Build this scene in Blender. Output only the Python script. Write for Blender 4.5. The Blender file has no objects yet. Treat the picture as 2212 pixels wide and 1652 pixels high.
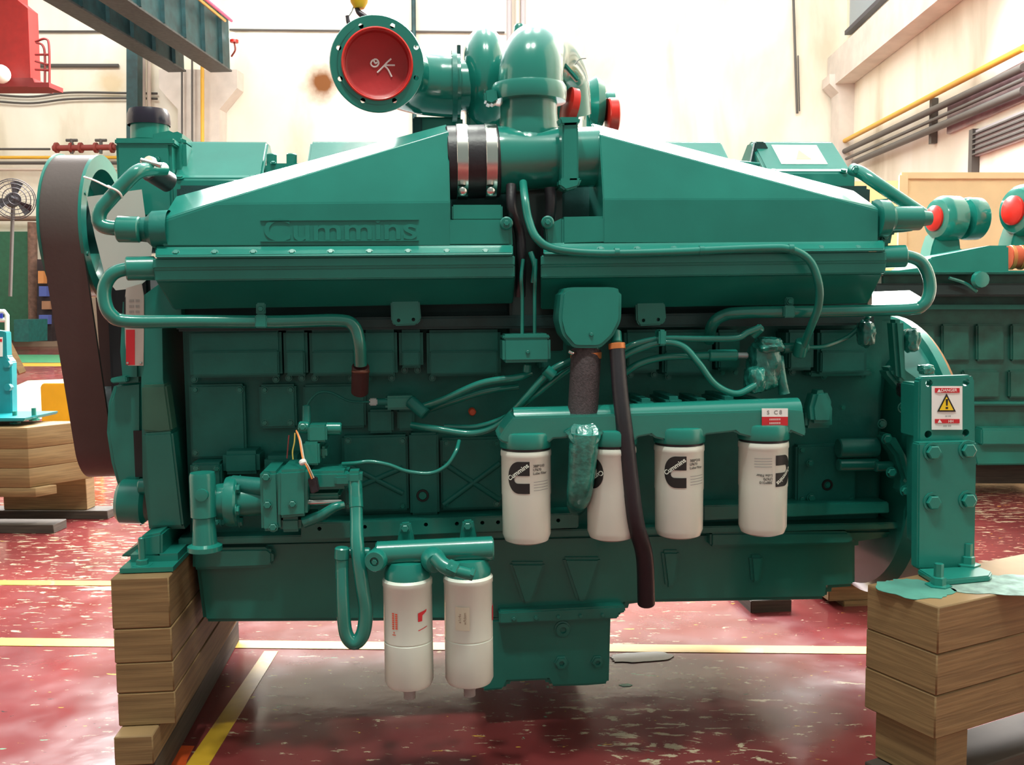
import bpy, bmesh, math, random
from mathutils import Vector as V, Matrix, noise
random.seed(4)
S = bpy.context.scene
col = S.collection
PI = math.pi
# ---------------------------------------------------------------- camera
F = 2085.0; CAMH = 1.22
PITCH = math.atan(171/F); YAW = math.radians(5.2); ROLL = math.radians(-0.6)
RM = (Matrix.Rotation(-YAW, 3, 'Z') @ Matrix.Rotation(PI/2-PITCH, 3, 'X') @ Matrix.Rotation(ROLL, 3, 'Z'))
CP = V((0, 0, CAMH))
cd = bpy.data.cameras.new('camera'); cam = bpy.data.objects.new('camera', cd); col.objects.link(cam)
cd.sensor_width = 36; cd.lens = 36*F/2212; cd.clip_start = .05; cd.clip_end = 200
cam.matrix_world = Matrix.Translation(CP) @ RM.to_4x4()
S.camera = cam
S.view_settings.view_transform = 'Standard'; S.view_settings.look = 'None'
S.view_settings.gamma = 1; S.view_settings.use_curve_mapping = False
S.view_settings.exposure = 0.38
# ---------------------------------------------------------------- added ambient gradient, brighter overhead and towards the far end
w = bpy.data.worlds.new('world'); S.world = w; w.use_nodes = True
nt = w.node_tree; bg = nt.nodes['Background']
tc = nt.nodes.new('ShaderNodeTexCoord'); sp = nt.nodes.new('ShaderNodeVectorMath'); sp.operation = 'DOT_PRODUCT'; cr = nt.nodes.new('ShaderNodeValToRGB')
sp.inputs[1].default_value = (.20, .62, .76)      # bright side set high and far so the engine front stays dim
nt.links.new(tc.outputs['Generated'], sp.inputs[0]); nt.links.new(sp.outputs['Value'], cr.inputs[0]); nt.links.new(cr.outputs[0], bg.inputs[0])
e = cr.color_ramp.elements
e[0].position = 0.0; e[0].color = (.19, .225, .20, 1)
e[1].position = 1.0; e[1].color = (1.0, 1.0, 1.0, 1)
k = e.new(.35); k.color = (.31, .35, .32, 1)
k = e.new(.70); k.color = (.85, .86, .86, 1)
bg.inputs[1].default_value = 1.35
# room frame: the hall is turned against the engine
RA = math.radians(8.6)
DV = V((math.sin(RA), math.cos(RA), 0)); XV = V((math.cos(RA), -math.sin(RA), 0))
def R(x, d, z): return XV*x + DV*d + V((0, 0, z))
def area(name, loc, tgt, sx, sy, power, colr=(1, 1, 1)):
    l = bpy.data.lights.new(name, 'AREA'); l.shape = 'RECTANGLE'; l.size = sx; l.size_y = sy; l.energy = power; l.color = colr
    o = bpy.data.objects.new(name, l); col.objects.link(o); o.location = loc
    o.rotation_euler = (tgt-loc).to_track_quat('-Z', 'Y').to_euler(); return o
area('back_wall_fill', R(-3, 21, 11.5), R(-3, 31, 2.5), 26, 3, 2300, (1, .98, .93))  # added fill light that brightens the back wall
area('roof_light_far_bay', R(1.0, 17.0, 11.0), R(0.2, 3.4, .8), 22, 3.5, 15000, (1, .99, .97))
for i, (x, d, pw) in enumerate([(-.75, .9, 420), (.35, .9, 420), (-.75, 5.0, 300), (.35, 5.0, 300)]):      # high bay lamps
    l = bpy.data.lights.new('high_bay_lamp', 'POINT'); l.energy = pw; l.shadow_soft_size = .16; l.color = (.95, 1, .90)
    o = bpy.data.objects.new('high_bay_lamp', l); col.objects.link(o); o.location = R(x, d, 6.2)
# ---------------------------------------------------------------- measuring helpers
def ray(px, py): return RM @ V(((px-1106)/F, -(py-826)/F, -1))
def P(px, py, Y):
    d = ray(px, py); return CP + d*(Y/d.y)
def PF(px, py, z=0.0):
    d = ray(px, py); return CP + d*((z-CAMH)/d.z)
def RP(px, py, D):
    d = ray(px, py); return CP + d*(D/d.dot(DV))
def RX(px, py, X):                       # on the plane x = X of the hall
    d = ray(px, py); return CP + d*(X/d.dot(XV))
def m_(rpx, Y): return rpx*Y/F
# ---------------------------------------------------------------- materials
MC = {}
def mat(name, c, rough=.5, metal=0, var=0, vscale=8, bump=0, bscale=60, coat=0, c2=None, trans=0, spec=.5):
    if name in MC: return MC[name]
    m = bpy.data.materials.new(name); m.use_nodes = True; n = m.node_tree; b = n.nodes['Principled BSDF']
    b.inputs['Base Color'].default_value = (*c, 1); b.inputs['Roughness'].default_value = rough; b.inputs['Metallic'].default_value = metal
    b.inputs['Coat Weight'].default_value = coat; b.inputs['Coat Roughness'].default_value = .08
    b.inputs['Specular IOR Level'].default_value = spec
    if trans: b.inputs['Transmission Weight'].default_value = trans
    t = n.nodes.new('ShaderNodeTexCoord')
    if var or c2:
        x = n.nodes.new('ShaderNodeTexNoise'); x.inputs['Scale'].default_value = vscale; x.inputs['Detail'].default_value = 4
        n.links.new(t.outputs['Object'], x.inputs['Vector'])
        r = n.nodes.new('ShaderNodeValToRGB'); r.color_ramp.elements[0].position = .35; r.color_ramp.elements[1].position = .68
        a = c2 or tuple(v*(1-var) for v in c); z = c if c2 else tuple(min(1, v*(1+var)) for v in c)
        r.color_ramp.elements[0].color = (*a, 1); r.color_ramp.elements[1].color = (*z, 1)
        n.links.new(x.outputs[0], r.inputs[0]); n.links.new(r.outputs[0], b.inputs['Base Color'])
    if bump:
        x = n.nodes.new('ShaderNodeTexNoise'); x.inputs['Scale'].default_value = bscale; x.inputs['Detail'].default_value = 3
        n.links.new(t.outputs['Object'], x.inputs['Vector'])
        bp = n.nodes.new('ShaderNodeBump'); bp.inputs['Strength'].default_value = bump; bp.inputs['Distance'].default_value = .004
        n.links.new(x.outputs[0], bp.inputs['Height']); n.links.new(bp.outputs[0], b.inputs['Normal'])
    MC[name] = m; return m
GREEN = mat('green_engine_paint', (.011, .195, .154), .28, var=.10, vscale=5, bump=.06, bscale=35, coat=.2)
GCAST = mat('green_painted_casting', (.011, .160, .132), .42, var=.16, vscale=9, bump=.22, bscale=55, coat=.05, spec=.35)
GDARK = mat('dark_green_parts_and_recess_shade', (.010, .050, .050), .5, var=.3, bump=.2)  # dark parts; also puts shade into the recess under the intake housings
GPIPE = mat('glossy_green_pipe_paint', (.013, .200, .158), .2, bump=.03, bscale=30, coat=.6)
GWRAP = mat('green_oversprayed_plastic_wrap', (.020, .21, .17), .2, var=.4, vscale=30, bump=.9, bscale=45, coat=.5)
GFAR = mat('blue_green_paint', (.005, .26, .29), .35, var=.1, coat=.2)
WHITE = mat('white_filter_enamel', (.78, .83, .74), .32, var=.03, coat=.3)
BLACK = mat('black_print', (.012, .012, .012), .5)
RUBBER = mat('black_rubber', (.018, .015, .020), .42, var=.2, bump=.12, bscale=120)
BELT = mat('grey_brown_belt_rubber', (.085, .060, .055), .62, var=.12, vscale=4, bump=.1, bscale=90)
MESHH = mat('dark_woven_hose', (.050, .036, .040), .7, var=.35, vscale=160, bump=.4, bscale=300)
STEEL = mat('bright_steel', (.62, .60, .57), .22, metal=1)
COPPER = mat('orange_clamp_band', (.62, .20, .06), .35, metal=.3)
REDCAP = mat('red_plastic_cap', (.42, .018, .022), .42, var=.08, bump=.1)
RED = mat('red_rim_plastic', (.72, .02, .012), .3)
CHALK = mat('white_marker', (.85, .83, .83), .8)
REDPR = mat('red_print', (.6, .02, .03), .5)
YEL = mat('yellow_print', (.9, .62, .02), .5)
PAPER = mat('grey_white_card', (.48, .50, .46), .8, var=.03)
WLAB = mat('white_label', (.86, .86, .84), .45)
SILV = mat('silver_nameplate', (.55, .47, .42), .35, metal=.5)
GREYPR = mat('grey_print', (.25, .25, .25), .6)
PLAST = mat('translucent_grey_plastic', (.50, .47, .45), .35, trans=.3)
WALLW = None
def wood_mat(name, a, b, rot=0):
    m = bpy.data.materials.new(name); m.use_nodes = True; n = m.node_tree; bs = n.nodes['Principled BSDF']; bs.inputs['Roughness'].default_value = .75
    t = n.nodes.new('ShaderNodeTexCoord'); mp = n.nodes.new('ShaderNodeMapping'); mp.inputs['Scale'].default_value = (1.5, 1.5, 34)
    x = n.nodes.new('ShaderNodeTexNoise'); x.inputs['Scale'].default_value = 3; x.inputs['Detail'].default_value = 6; x.inputs['Distortion'].default_value = .6
    r = n.nodes.new('ShaderNodeValToRGB'); r.color_ramp.elements[0].color = (*a, 1); r.color_ramp.elements[1].color = (*b, 1)
    r.color_ramp.elements[0].position = .3; r.color_ramp.elements[1].position = .7
    n.links.new(t.outputs['Object'], mp.inputs[0]); n.links.new(mp.outputs[0], x.inputs['Vector']); n.links.new(x.outputs[0], r.inputs[0]); n.links.new(r.outputs[0], bs.inputs['Base Color'])
    bp = n.nodes.new('ShaderNodeBump'); bp.inputs['Strength'].default_value = .3; bp.inputs['Distance'].default_value = .003
    n.links.new(x.outputs[0], bp.inputs['Height']); n.links.new(bp.outputs[0], bs.inputs['Normal'])
    return m
WOOD = wood_mat('sawn_pine_timber', (.165, .098, .040), (.275, .170, .072))
WOODD = wood_mat('old_dark_timber', (.035, .025, .02), (.075, .055, .04))
# ---------------------------------------------------------------- mesh helpers
WL = {}
def wl(o): return WL.get(o.name, V((0, 0, 0))) if o else V((0, 0, 0))
def link(name, bm, m, parent=None, loc=None, ang=36, wn=False, kind=None):
    bmesh.ops.recalc_face_normals(bm, faces=bm.faces)
    if loc is None:
        lo = V((1e9,)*3); hi = V((-1e9,)*3)
        for v in bm.verts:
            for i in range(3): lo[i] = min(lo[i], v.co[i]); hi[i] = max(hi[i], v.co[i])
        loc = (lo+hi)/2
        for v in bm.verts: v.co -= loc
    for f in bm.faces: f.smooth = True
    a = math.radians(ang)
    for e in bm.edges:
        if len(e.link_faces) == 2 and e.calc_face_angle(0) > a: e.smooth = False
    me = bpy.data.meshes.new(name); bm.to_mesh(me); bm.free()
    me.materials.append(m)
    o = bpy.data.objects.new(name, me); col.objects.link(o)
    if parent: o.parent = parent
    o.location = loc - wl(parent); WL[o.name] = V(loc)
    if wn:
        mo = o.modifiers.new('normals', 'WEIGHTED_NORMAL'); mo.keep_sharp = True
    if kind: o['kind'] = kind
    return o
def thing(name, label, cat, loc, group=None):
    o = bpy.data.objects.new(name, None); col.objects.link(o); o.location = loc; o.empty_display_size = .1
    WL[o.name] = V(loc); o['label'] = label; o['category'] = cat
    if group: o['group'] = group
    return o
def tag(o, label, cat, group=None):
    o['label'] = label; o['category'] = cat
    if group: o['group'] = group
    return o
def copy(o, loc, parent=None):
    c = o.copy(); col.objects.link(c); c.parent = parent if parent else o.parent
    c.location = V(loc) - wl(c.parent); WL[c.name] = V(loc)
    for ch in o.children:
        d = ch.copy(); col.objects.link(d); d.parent = c; WL[d.name] = V(loc)+ch.location
    return c
def bevel(bm, w, seg=2, ang=25):
    if w <= 0: return
    es = [e for e in bm.edges if len(e.link_faces) == 2 and e.calc_face_angle(0) > math.radians(ang)]
    bmesh.ops.bevel(bm, geom=es, offset=w, segments=seg, affect='EDGES', clamp_overlap=True)
def poly_ext(bm, pts, vec):
    vs = [bm.verts.new(p) for p in pts]; f = bm.faces.new(vs)
    r = bmesh.ops.extrude_face_region(bm, geom=[f])
    for g in r['geom']:
        if isinstance(g, bmesh.types.BMVert): g.co += vec
def rnd(pts, f=.28, n=5):
    out = []; N = len(pts)
    for i in range(N):
        a, b, c = V((*pts[i-1], 0)), V((*pts[i], 0)), V((*pts[(i+1) % N], 0)); p = b+(a-b)*f; q = b+(c-b)*f
        for k in range(n): t = k/(n-1); r = p*(1-t)**2+b*2*t*(1-t)+q*t*t; out.append((r.x, r.y))
    return out
def prism(name, pts, Y, th, m, parent=None, bev=.004, dz=0, seg=2):
    bm = bmesh.new(); poly_ext(bm, [P(x, y, Y) for x, y in pts], V((0, th, dz))); bmesh.ops.recalc_face_normals(bm, faces=bm.faces); bevel(bm, bev, seg)
    return link(name, bm, m, parent, wn=bev > 0)
def wbox_bm(bm, a, b):
    xs = (a[0], b[0]); ys = (a[1], b[1]); zs = (a[2], b[2])
    vs = [bm.verts.new((x, y, z)) for x in xs for y in ys for z in zs]
    for f in ((0, 1, 3, 2), (4, 6, 7, 5), (0, 4, 5, 1), (2, 3, 7, 6), (0, 2, 6, 4), (1, 5, 7, 3)): bm.faces.new([vs[i] for i in f])
def box(name, x0, y0, x1, y1, Y, th, m, parent=None, bev=.004, seg=2):
    ym = (y0+y1)/2; xm = (x0+x1)/2
    bm = bmesh.new(); wbox_bm(bm, (P(x0, ym, Y).x, Y, P(xm, y1, Y).z), (P(x1, ym, Y).x, Y+th, P(xm, y0, Y).z))
    bmesh.ops.recalc_face_normals(bm, faces=bm.faces); bevel(bm, bev, seg)
    return link(name, bm, m, parent, wn=bev > 0)
def frame_of(ax):
    ax = V(ax).normalized(); u = ax.cross(V((0, 0, 1)))
    if u.length < .05: u = ax.cross(V((1, 0, 0)))
    u.normalize(); return ax, u, ax.cross(u)
def lathe_bm(bm, p, ax, prof, seg=32, sx=1):
    ax, u, v = frame_of(ax); p = V(p); rings = []
    for r, h in prof:
        if r < 1e-6: rings.append([bm.verts.new(p+ax*h)])
        else: rings.append([bm.verts.new(p+ax*h+(u*math.cos(2*PI*i/seg)*sx+v*math.sin(2*PI*i/seg))*r) for i in range(seg)])
    for a, b in zip(rings, rings[1:]):
        for i in range(seg):
            j = (i+1) % seg
            if len(a) == 1 and len(b) == 1: continue
            if len(a) == 1: bm.faces.new((a[0], b[i], b[j]))
            elif len(b) == 1: bm.faces.new((a[i], a[j], b[0]))
            else: bm.faces.new((a[i], a[j], b[j], b[i]))
def lathe(name, p, ax, prof, m, parent=None, seg=32, ang=36, loc=None):
    bm = bmesh.new(); lathe_bm(bm, p, ax, prof, seg); return link(name, bm, m, parent, ang=ang, loc=loc)
def cyl(name, p0, p1, r, m, parent=None, seg=24, bev=.003):
    p0 = V(p0); p1 = V(p1); h = (p1-p0).length; b = min(bev, r*.4, h*.4)
    return lathe(name, p0, p1-p0, [(0, 0), (r-b, 0), (r, b), (r, h-b), (r-b, h), (0, h)], m, parent, seg)
def catmull(pts, n=8):
    out = []; q = [pts[0]*2-pts[1]]+pts+[pts[-1]*2-pts[-2]]
    for i in range(1, len(q)-2):
        a, b, c, d = q[i-1], q[i], q[i+1], q[i+2]
        for k in range(n):
            t = k/n; out.append(.5*((2*b)+(c-a)*t+(2*a-5*b+4*c-d)*t*t+(3*b-a-3*c+d)*t**3))
    out.append(pts[-1]); return out
def sweep_bm(bm, path, rad, seg=14, caps=True):
    n = len(path); T = [(path[min(i+1, n-1)]-path[max(i-1, 0)]).normalized() for i in range(n)]
    _, u, _ = frame_of(T[0]); rings = []
    for i in range(n):
        u = (u-T[i]*u.dot(T[i])).normalized(); v = T[i].cross(u)
        r = rad(i/(n-1)) if callable(rad) else rad
        rings.append([bm.verts.new(path[i]+(u*math.cos(2*PI*k/seg)+v*math.sin(2*PI*k/seg))*r) for k in range(seg)])
    for a, b in zip(rings, rings[1:]):
        for k in range(seg): bm.faces.new((a[k], a[(k+1) % seg], b[(k+1) % seg], b[k]))
    if caps: bm.faces.new(rings[0]); bm.faces.new(rings[-1])
def tubew(name, pts, r, m, parent=None, n=8, seg=14, smooth=True):
    bm = bmesh.new(); pts = [V(p) for p in pts]
    sweep_bm(bm, catmull(pts, n) if smooth and len(pts) > 2 else pts, r, seg); return link(name, bm, m, parent, ang=50)
def tube(name, pts, rpx, m, parent=None, n=8, seg=14):
    Ym = sum(p[2] for p in pts)/len(pts)
    r = (lambda t: m_(rpx(t), Ym)) if callable(rpx) else m_(rpx, Ym)
    return tubew(name, [P(*p) for p in pts], r, m, parent, n, seg)
def hexbolt_bm(bm, p, ax, r, h=None):
    h = h or r*.75
    lathe_bm(bm, p, ax, [(r*1.35, 0), (r*1.35, r*.18), (r*1.02, r*.18)], 12)
    lathe_bm(bm, p, ax, [(r, r*.15), (r, h*.85), (r*.85, h), (0, h)], 6)
BOLT = {}
def bolt(px, py, Y, rpx=7, ax=(0, -1, 0), parent=None, m=None, name='bolt'):
    m = m or GREEN; key = (rpx, tuple(ax), m.name)
    loc = P(px, py, Y)
    if key not in BOLT:
        bm = bmesh.new(); hexbolt_bm(bm, V((0, 0, 0)), ax, m_(rpx, 2.5))
        BOLT[key] = link(name, bm, m, parent, loc=loc); return BOLT[key]
    c = BOLT[key].copy(); c.name = name; col.objects.link(c); c.parent = parent; c.location = loc-wl(parent); WL[c.name] = loc; return c
def drill(o, cyls):
    """cuts round holes (p, axis, r) through a part"""
    bm = bmesh.new(); c = wl(o)
    for p, ax, r in cyls:
        ax = V(ax).normalized(); lathe_bm(bm, V(p)-ax*.2, ax, [(0, 0), (r, 0), (r, .4), (0, .4)], 16)
    me = bpy.data.meshes.new('cut'); bmesh.ops.recalc_face_normals(bm, faces=bm.faces); bm.to_mesh(me); bm.free()
    k = bpy.data.objects.new('cut', me); col.objects.link(k); par = o.parent; lo = o.location.copy(); o.parent = None; o.location = c
    bpy.context.view_layer.update()
    md = o.modifiers.new('b', 'BOOLEAN'); md.object = k; md.operation = 'DIFFERENCE'; md.solver = 'EXACT'
    dg = bpy.context.evaluated_depsgraph_get(); nm = bpy.data.meshes.new_from_object(o.evaluated_get(dg))
    o.modifiers.clear(); o.data = nm; bpy.data.objects.remove(k); o.parent = par; o.location = lo
def text_bm(s, size, bold=0.0, shear=0):
    cu = bpy.data.curves.new('t', 'FONT'); cu.body = s; cu.size = size; cu.offset = bold; cu.shear = shear; cu.align_x = 'CENTER'; cu.align_y = 'CENTER'
    o = bpy.data.objects.new('t', cu); col.objects.link(o); bpy.context.view_layer.update()
    me = bpy.data.meshes.new_from_object(o.evaluated_get(bpy.context.evaluated_depsgraph_get()))
    bpy.data.objects.remove(o); bm = bmesh.new(); bm.from_mesh(me); bpy.data.meshes.remove(me); return bm
def xform(bm, f):
    for v in bm.verts: v.co = f(v.co)
    return bm
def join(bms):
    out = bmesh.new()
    for b in bms:
        me = bpy.data.meshes.new('j'); b.to_mesh(me); out.from_mesh(me); bpy.data.meshes.remove(me); b.free()
    return out
def thick(bm, vec):
    fs = list(bm.faces); r = bmesh.ops.extrude_face_region(bm, geom=fs)
    for g in r['geom']:
        if isinstance(g, bmesh.types.BMVert): g.co += vec
    return bm
#%%SETTING
# ================================================================= the hall
def ramp(n, x, cols):
    r = n.nodes.new('ShaderNodeValToRGB'); n.links.new(x, r.inputs[0]); el = r.color_ramp.elements
    el[0].position = cols[0][0]; el[0].color = (*cols[0][1], 1); el[1].position = cols[-1][0]; el[1].color = (*cols[-1][1], 1)
    for p, c in cols[1:-1]: k = el.new(p); k.color = (*c, 1)
    return r.outputs[0]
def mixc(n, f, a, b):
    m = n.nodes.new('ShaderNodeMix'); m.data_type = 'RGBA'
    for s, v in ((0, f), (6, a), (7, b)):
        if isinstance(v, tuple): m.inputs[s].default_value = (*v, 1)
        elif isinstance(v, (int, float)): m.inputs[s].default_value = v
        else: n.links.new(v, m.inputs[s])
    return m.outputs[2]
def noisen(n, vec, sc, det=5, dist=0, rough=.5):
    x = n.nodes.new('ShaderNodeTexNoise'); x.inputs['Scale'].default_value = sc; x.inputs['Detail'].default_value = det; x.inputs['Distortion'].default_value = dist; x.inputs['Roughness'].default_value = rough
    n.links.new(vec, x.inputs['Vector']); return x.outputs[0]
def floor_mat(name='worn_red_floor_paint', base=(.20, .036, .036), base2=(.125, .020, .022)):
    m = bpy.data.materials.new(name); m.use_nodes = True; n = m.node_tree; b = n.nodes['Principled BSDF']
    t = n.nodes.new('ShaderNodeTexCoord'); mp = n.nodes.new('ShaderNodeMapping'); mp.inputs['Rotation'].default_value = (0, 0, RA); n.links.new(t.outputs['Object'], mp.inputs[0])
    v = mp.outputs[0]
    c = ramp(n, noisen(n, v, 1.3, 3), [(.35, base2), (.65, base)])
    st = n.nodes.new('ShaderNodeMapping'); st.inputs['Scale'].default_value = (.75, 2.3, 1); n.links.new(v, st.inputs[0]); sv = st.outputs[0]
    # chips of bare screed, green spills, yellow flecks; density varies over the floor
    dens = noisen(n, v, .55, 2)
    ch = noisen(n, sv, 15, 7, .5, .66)
    ad = n.nodes.new('ShaderNodeMath'); ad.operation = 'MULTIPLY_ADD'; n.links.new(dens, ad.inputs[0]); ad.inputs[1].default_value = .38; n.links.new(ch, ad.inputs[2])
    f = ramp(n, ad.outputs[0], [(.80, (0, 0, 0)), (.82, (1, 1, 1))])
    c = mixc(n, f, c, (.46, .38, .26))
    g = noisen(n, sv, 11, 5, 1.2, .6)
    c = mixc(n, ramp(n, g, [(.70, (0, 0, 0)), (.715, (1, 1, 1))]), c, (.16, .42, .26))
    y = n.nodes.new('ShaderNodeMapping'); y.inputs['Location'].default_value = (13, 5, 0); n.links.new(sv, y.inputs[0])
    c = mixc(n, ramp(n, noisen(n, y.outputs[0], 23, 4, .5), [(.715, (0, 0, 0)), (.73, (1, 1, 1))]), c, (.75, .50, .05))
    c = mixc(n, ramp(n, noisen(n, y.outputs[0], 30, 3, .5), [(.25, (1, 1, 1)), (.28, (0, 0, 0))]), c, (.03, .02, .02))
    n.links.new(c, b.inputs['Base Color'])
    rr = ramp(n, noisen(n, v, 6, 4), [(.3, (.12,)*3), (.7, (.24,)*3)]); n.links.new(rr, b.inputs['Roughness'])
    b.inputs['Specular IOR Level'].default_value = .38
    bp = n.nodes.new('ShaderNodeBump'); bp.inputs['Strength'].default_value = .25; bp.inputs['Distance'].default_value = .004
    n.links.new(noisen(n, v, 9, 5), bp.inputs['Height']); n.links.new(bp.outputs[0], b.inputs['Normal']); return m
FLOOR = floor_mat()
def rquad(name, pts, m, kind='structure', th=None):
    bm = bmesh.new()
    if th: poly_ext(bm, pts, th)
    else: bm.faces.new([bm.verts.new(p) for p in pts])
    return link(name, bm, m, kind=kind, loc=V((0, 0, 0)))
rquad('floor', [R(-22, -6, 0), R(9, -6, 0), R(9, 31, 0), R(-22, 31, 0)], FLOOR, th=V((0, 0, -.2)))
def wall_mat(name, stains=(), low=None):
    m = bpy.data.materials.new(name); m.use_nodes = True; n = m.node_tree; b = n.nodes['Principled BSDF']; b.inputs['Roughness'].default_value = .85
    t = n.nodes.new('ShaderNodeTexCoord'); v = t.outputs['Object']
    mp = n.nodes.new('ShaderNodeMapping'); mp.inputs['Scale'].default_value = (1, 1, .35); n.links.new(v, mp.inputs[0])
    c = ramp(n, noisen(n, mp.outputs[0], .5, 6, .4), [(.30, (.62, .55, .42)), (.48, (.86, .81, .68)), (.75, (.94, .91, .82))])
    if low:
        s = n.nodes.new('ShaderNodeSeparateXYZ'); n.links.new(v, s.inputs[0])
        mr = n.nodes.new('ShaderNodeMapRange'); n.links.new(s.outputs[2], mr.inputs[0]); mr.inputs[1].default_value = low-.05; mr.inputs[2].default_value = low; mr.inputs[3].default_value = 1; mr.inputs[4].default_value = 0
        c = mixc(n, mr.outputs[0], c, (.40, .30, .22))
    for p, r, cc, k in stains:
        d = n.nodes.new('ShaderNodeVectorMath'); d.operation = 'DISTANCE'; n.links.new(v, d.inputs[0]); d.inputs[1].default_value = p
        a = n.nodes.new('ShaderNodeMath'); a.operation = 'MULTIPLY_ADD'; n.links.new(noisen(n, v, 2.5, 4), a.inputs[0]); a.inputs[1].default_value = r*.8; n.links.new(d.outputs['Value'], a.inputs[2])
        mr = n.nodes.new('ShaderNodeMapRange'); n.links.new(a.outputs[0], mr.inputs[0]); mr.inputs[1].default_value = r*.75; mr.inputs[2].default_value = r*1.55; mr.inputs[3].default_value = k; mr.inputs[4].default_value = 0
        c = mixc(n, mr.outputs[0], c, cc)
    n.links.new(c, b.inputs['Base Color']); return m
WD = 30.0; WX = 8.3
st = RP(697, 180, WD)
wb = wall_mat('stained_white_plaster', [(tuple(st), .62, (.20, .07, .015), 1.0), (tuple(RP(240, 180, WD)), .6, (.62, .42, .16), .6)], low=1.8)
rquad('wall_back', [R(-22, WD, 0), R(WX+.3, WD, 0), R(WX+.3, WD, 13), R(-22, WD, 13)], wb, th=DV*.3)
wr = wall_mat('bright_white_plaster')
rquad('wall_right', [R(WX, -2, 0), R(WX, WD, 0), R(WX, WD, 13), R(WX, -2, 13)], wr, th=XV*.3)
rquad('wall_left', [R(-22, -6, 0), R(-22, WD, 0), R(-22, WD, 13), R(-22, -6, 13)], wr, th=-XV*.3)
LINE = bpy.data.materials.new('worn_yellow_line_paint'); LINE.use_nodes = True
n = LINE.node_tree; b = n.nodes['Principled BSDF']; b.inputs['Roughness'].default_value = .3; t = n.nodes.new('ShaderNodeTexCoord')
n.links.new(ramp(n, noisen(n, t.outputs['Object'], 9, 6, .6), [(.30, (.40, .22, .14)), (.40, (.48, .28, .02)), (.70, (.60, .37, .035))]), b.inputs['Base Color'])
ORANGE = mat('orange_floor_paint', (.75, .10, .02), .35, var=.3)
TI = [0]
def strip(pts, m=LINE, h=.0015):
    TI[0] += 1; rquad('trim_%d' % TI[0], [PF(x, y)+V((0, 0, .0005)) for x, y in pts], m, th=V((0, 0, h)))
strip([(-400, 1374), (1106, 1390), (2400, 1402), (2400, 1418), (1106, 1406), (-400, 1391)])
strip([(-300, 1252), (760, 1258), (760, 1268), (-300, 1262)])
strip([(571, 1407), (601, 1407), (452, 1652), (430, 1700), (372, 1700), (402, 1652)])
strip([(355, 1610), (420, 1612), (405, 1640), (398, 1665), (330, 1665)], ORANGE)
strip([(0, 784), (300, 784), (300, 791), (0, 791)])
strip([(20, 766), (300, 766), (300, 783), (10, 783)], mat('green_floor_paint', (.05, .28, .13), .35, var=.2))
strip([(30, 835), (60, 822), (300, 812), (300, 905), (30, 905)], mat('pale_floor_screed', (.34, .29, .21), .45, var=.15))
# pipes, columns and beams on the walls
GREYP = mat('grey_pipe', (.085, .078, .072), .5); YELP = mat('yellow_gas_pipe', (.75, .42, .04), .45); WPIPE = mat('cream_pipe', (.60, .50, .42), .5)
STG = mat('dark_green_steel', (.010, .050, .055), .55, var=.4, vscale=3)
CONC = mat('white_painted_concrete', (.66, .60, .54), .85, var=.08, vscale=2)
def rtube(name, a, b, r, m, label, cat='pipe', group=None, parent=None):
    o = tubew(name, [a, b], r, m, parent, seg=10)
    if label: tag(o, label, cat, group)
    return o
RW = WX-.25
for k, (y1, y0, r, m, lab) in enumerate([(103, 314, .065, YELP, 'yellow pipe running along the right wall, topmost of the pipes there'),
        (145, 331, .075, GREYP, 'thick grey pipe directly below the yellow pipe on the right wall'),
        (171, 343, .04, GREYP, 'thinnest grey pipe in the bundle on the right wall'), (195, 351, .08, GREYP, 'lowest grey pipe of the bundle on the right wall')]):
    rtube('wall_pipe', RX(2212, y1, RW), RX([1806, 1815, 1828, 1845][k], y0, RW), r, m, lab)
    a = wl(bpy.data.objects[-1]) if False else None
br = thing('pipe_bracket', 'dark steel bracket holding the grey pipes on the right wall', 'bracket', RX(1999, 262, RW))
bm = bmesh.new(); c = RX(1999, 262, RW)+XV*.11; d = XV*.13
poly_ext(bm, [c-DV*.08+V((0, 0, .5)), c+DV*.08+V((0, 0, .5)), c+DV*.08-V((0, 0, .5)), c-DV*.08-V((0, 0, .5))], d); link('bracket_arm', bm, GREYP, br)
def rprism(name, pts, D, th, m, parent=None, label=None, cat=None, kind=None, bev=0, group=None):
    bm = bmesh.new(); poly_ext(bm, [RP(x, y, D) for x, y in pts], DV*th); bmesh.ops.recalc_face_normals(bm, faces=bm.faces); bevel(bm, bev)
    o = link(name, bm, m, parent, kind=kind)
    if label: tag(o, label, cat, group)
    return o
def rr(x0, y0, x1, y1): return [(x0, y0), (x1, y0), (x1, y1), (x0, y1)]
# white concrete columns with corbels
rprism('concrete_column', [(384, 740), (384, 236), (343, 190), (343, 150), (512, 150), (512, 190), (474, 236), (474, 740)], WD-.6, .58, CONC, None, 'white concrete column with flared corbel under the crane girders', 'column')
rprism('concrete_column', [(1808, 740), (1812, 200), (1792, 180), (1792, 160), (1880, 160), (1880, 740)], WD-.9, .8, CONC, None, 'white concrete column in the far right corner of the hall', 'column')
o = rprism('steel_column', rr(273, 60, 297, 740), WD-1.1, .35, STG, None, 'dark green steel column standing left of the white corbel column', 'column')
for x, w_, m, lab in [(308, 12, CONC, 'cream downpipe just right of the green steel column'), (322, 8, WPIPE, 'brownish downpipe between the green column and the corbel column')]:
    rtube('downpipe', RP(x, 90, WD-.30), RP(x, 738, WD-.30), m_(w_*.55, WD), m, lab)
rtube('wall_pipe', RP(437, 120, WD-.8), RP(438, 740, WD-.8), .055, YELP, 'yellow vertical pipe on the face of the corbel column')
rtube('wall_pipe', RP(415, 120, WD-.75), RP(416, 740, WD-.75), .03, GREYP, 'dark thin vertical pipe on the corbel column beside the yellow pipe')
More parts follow.
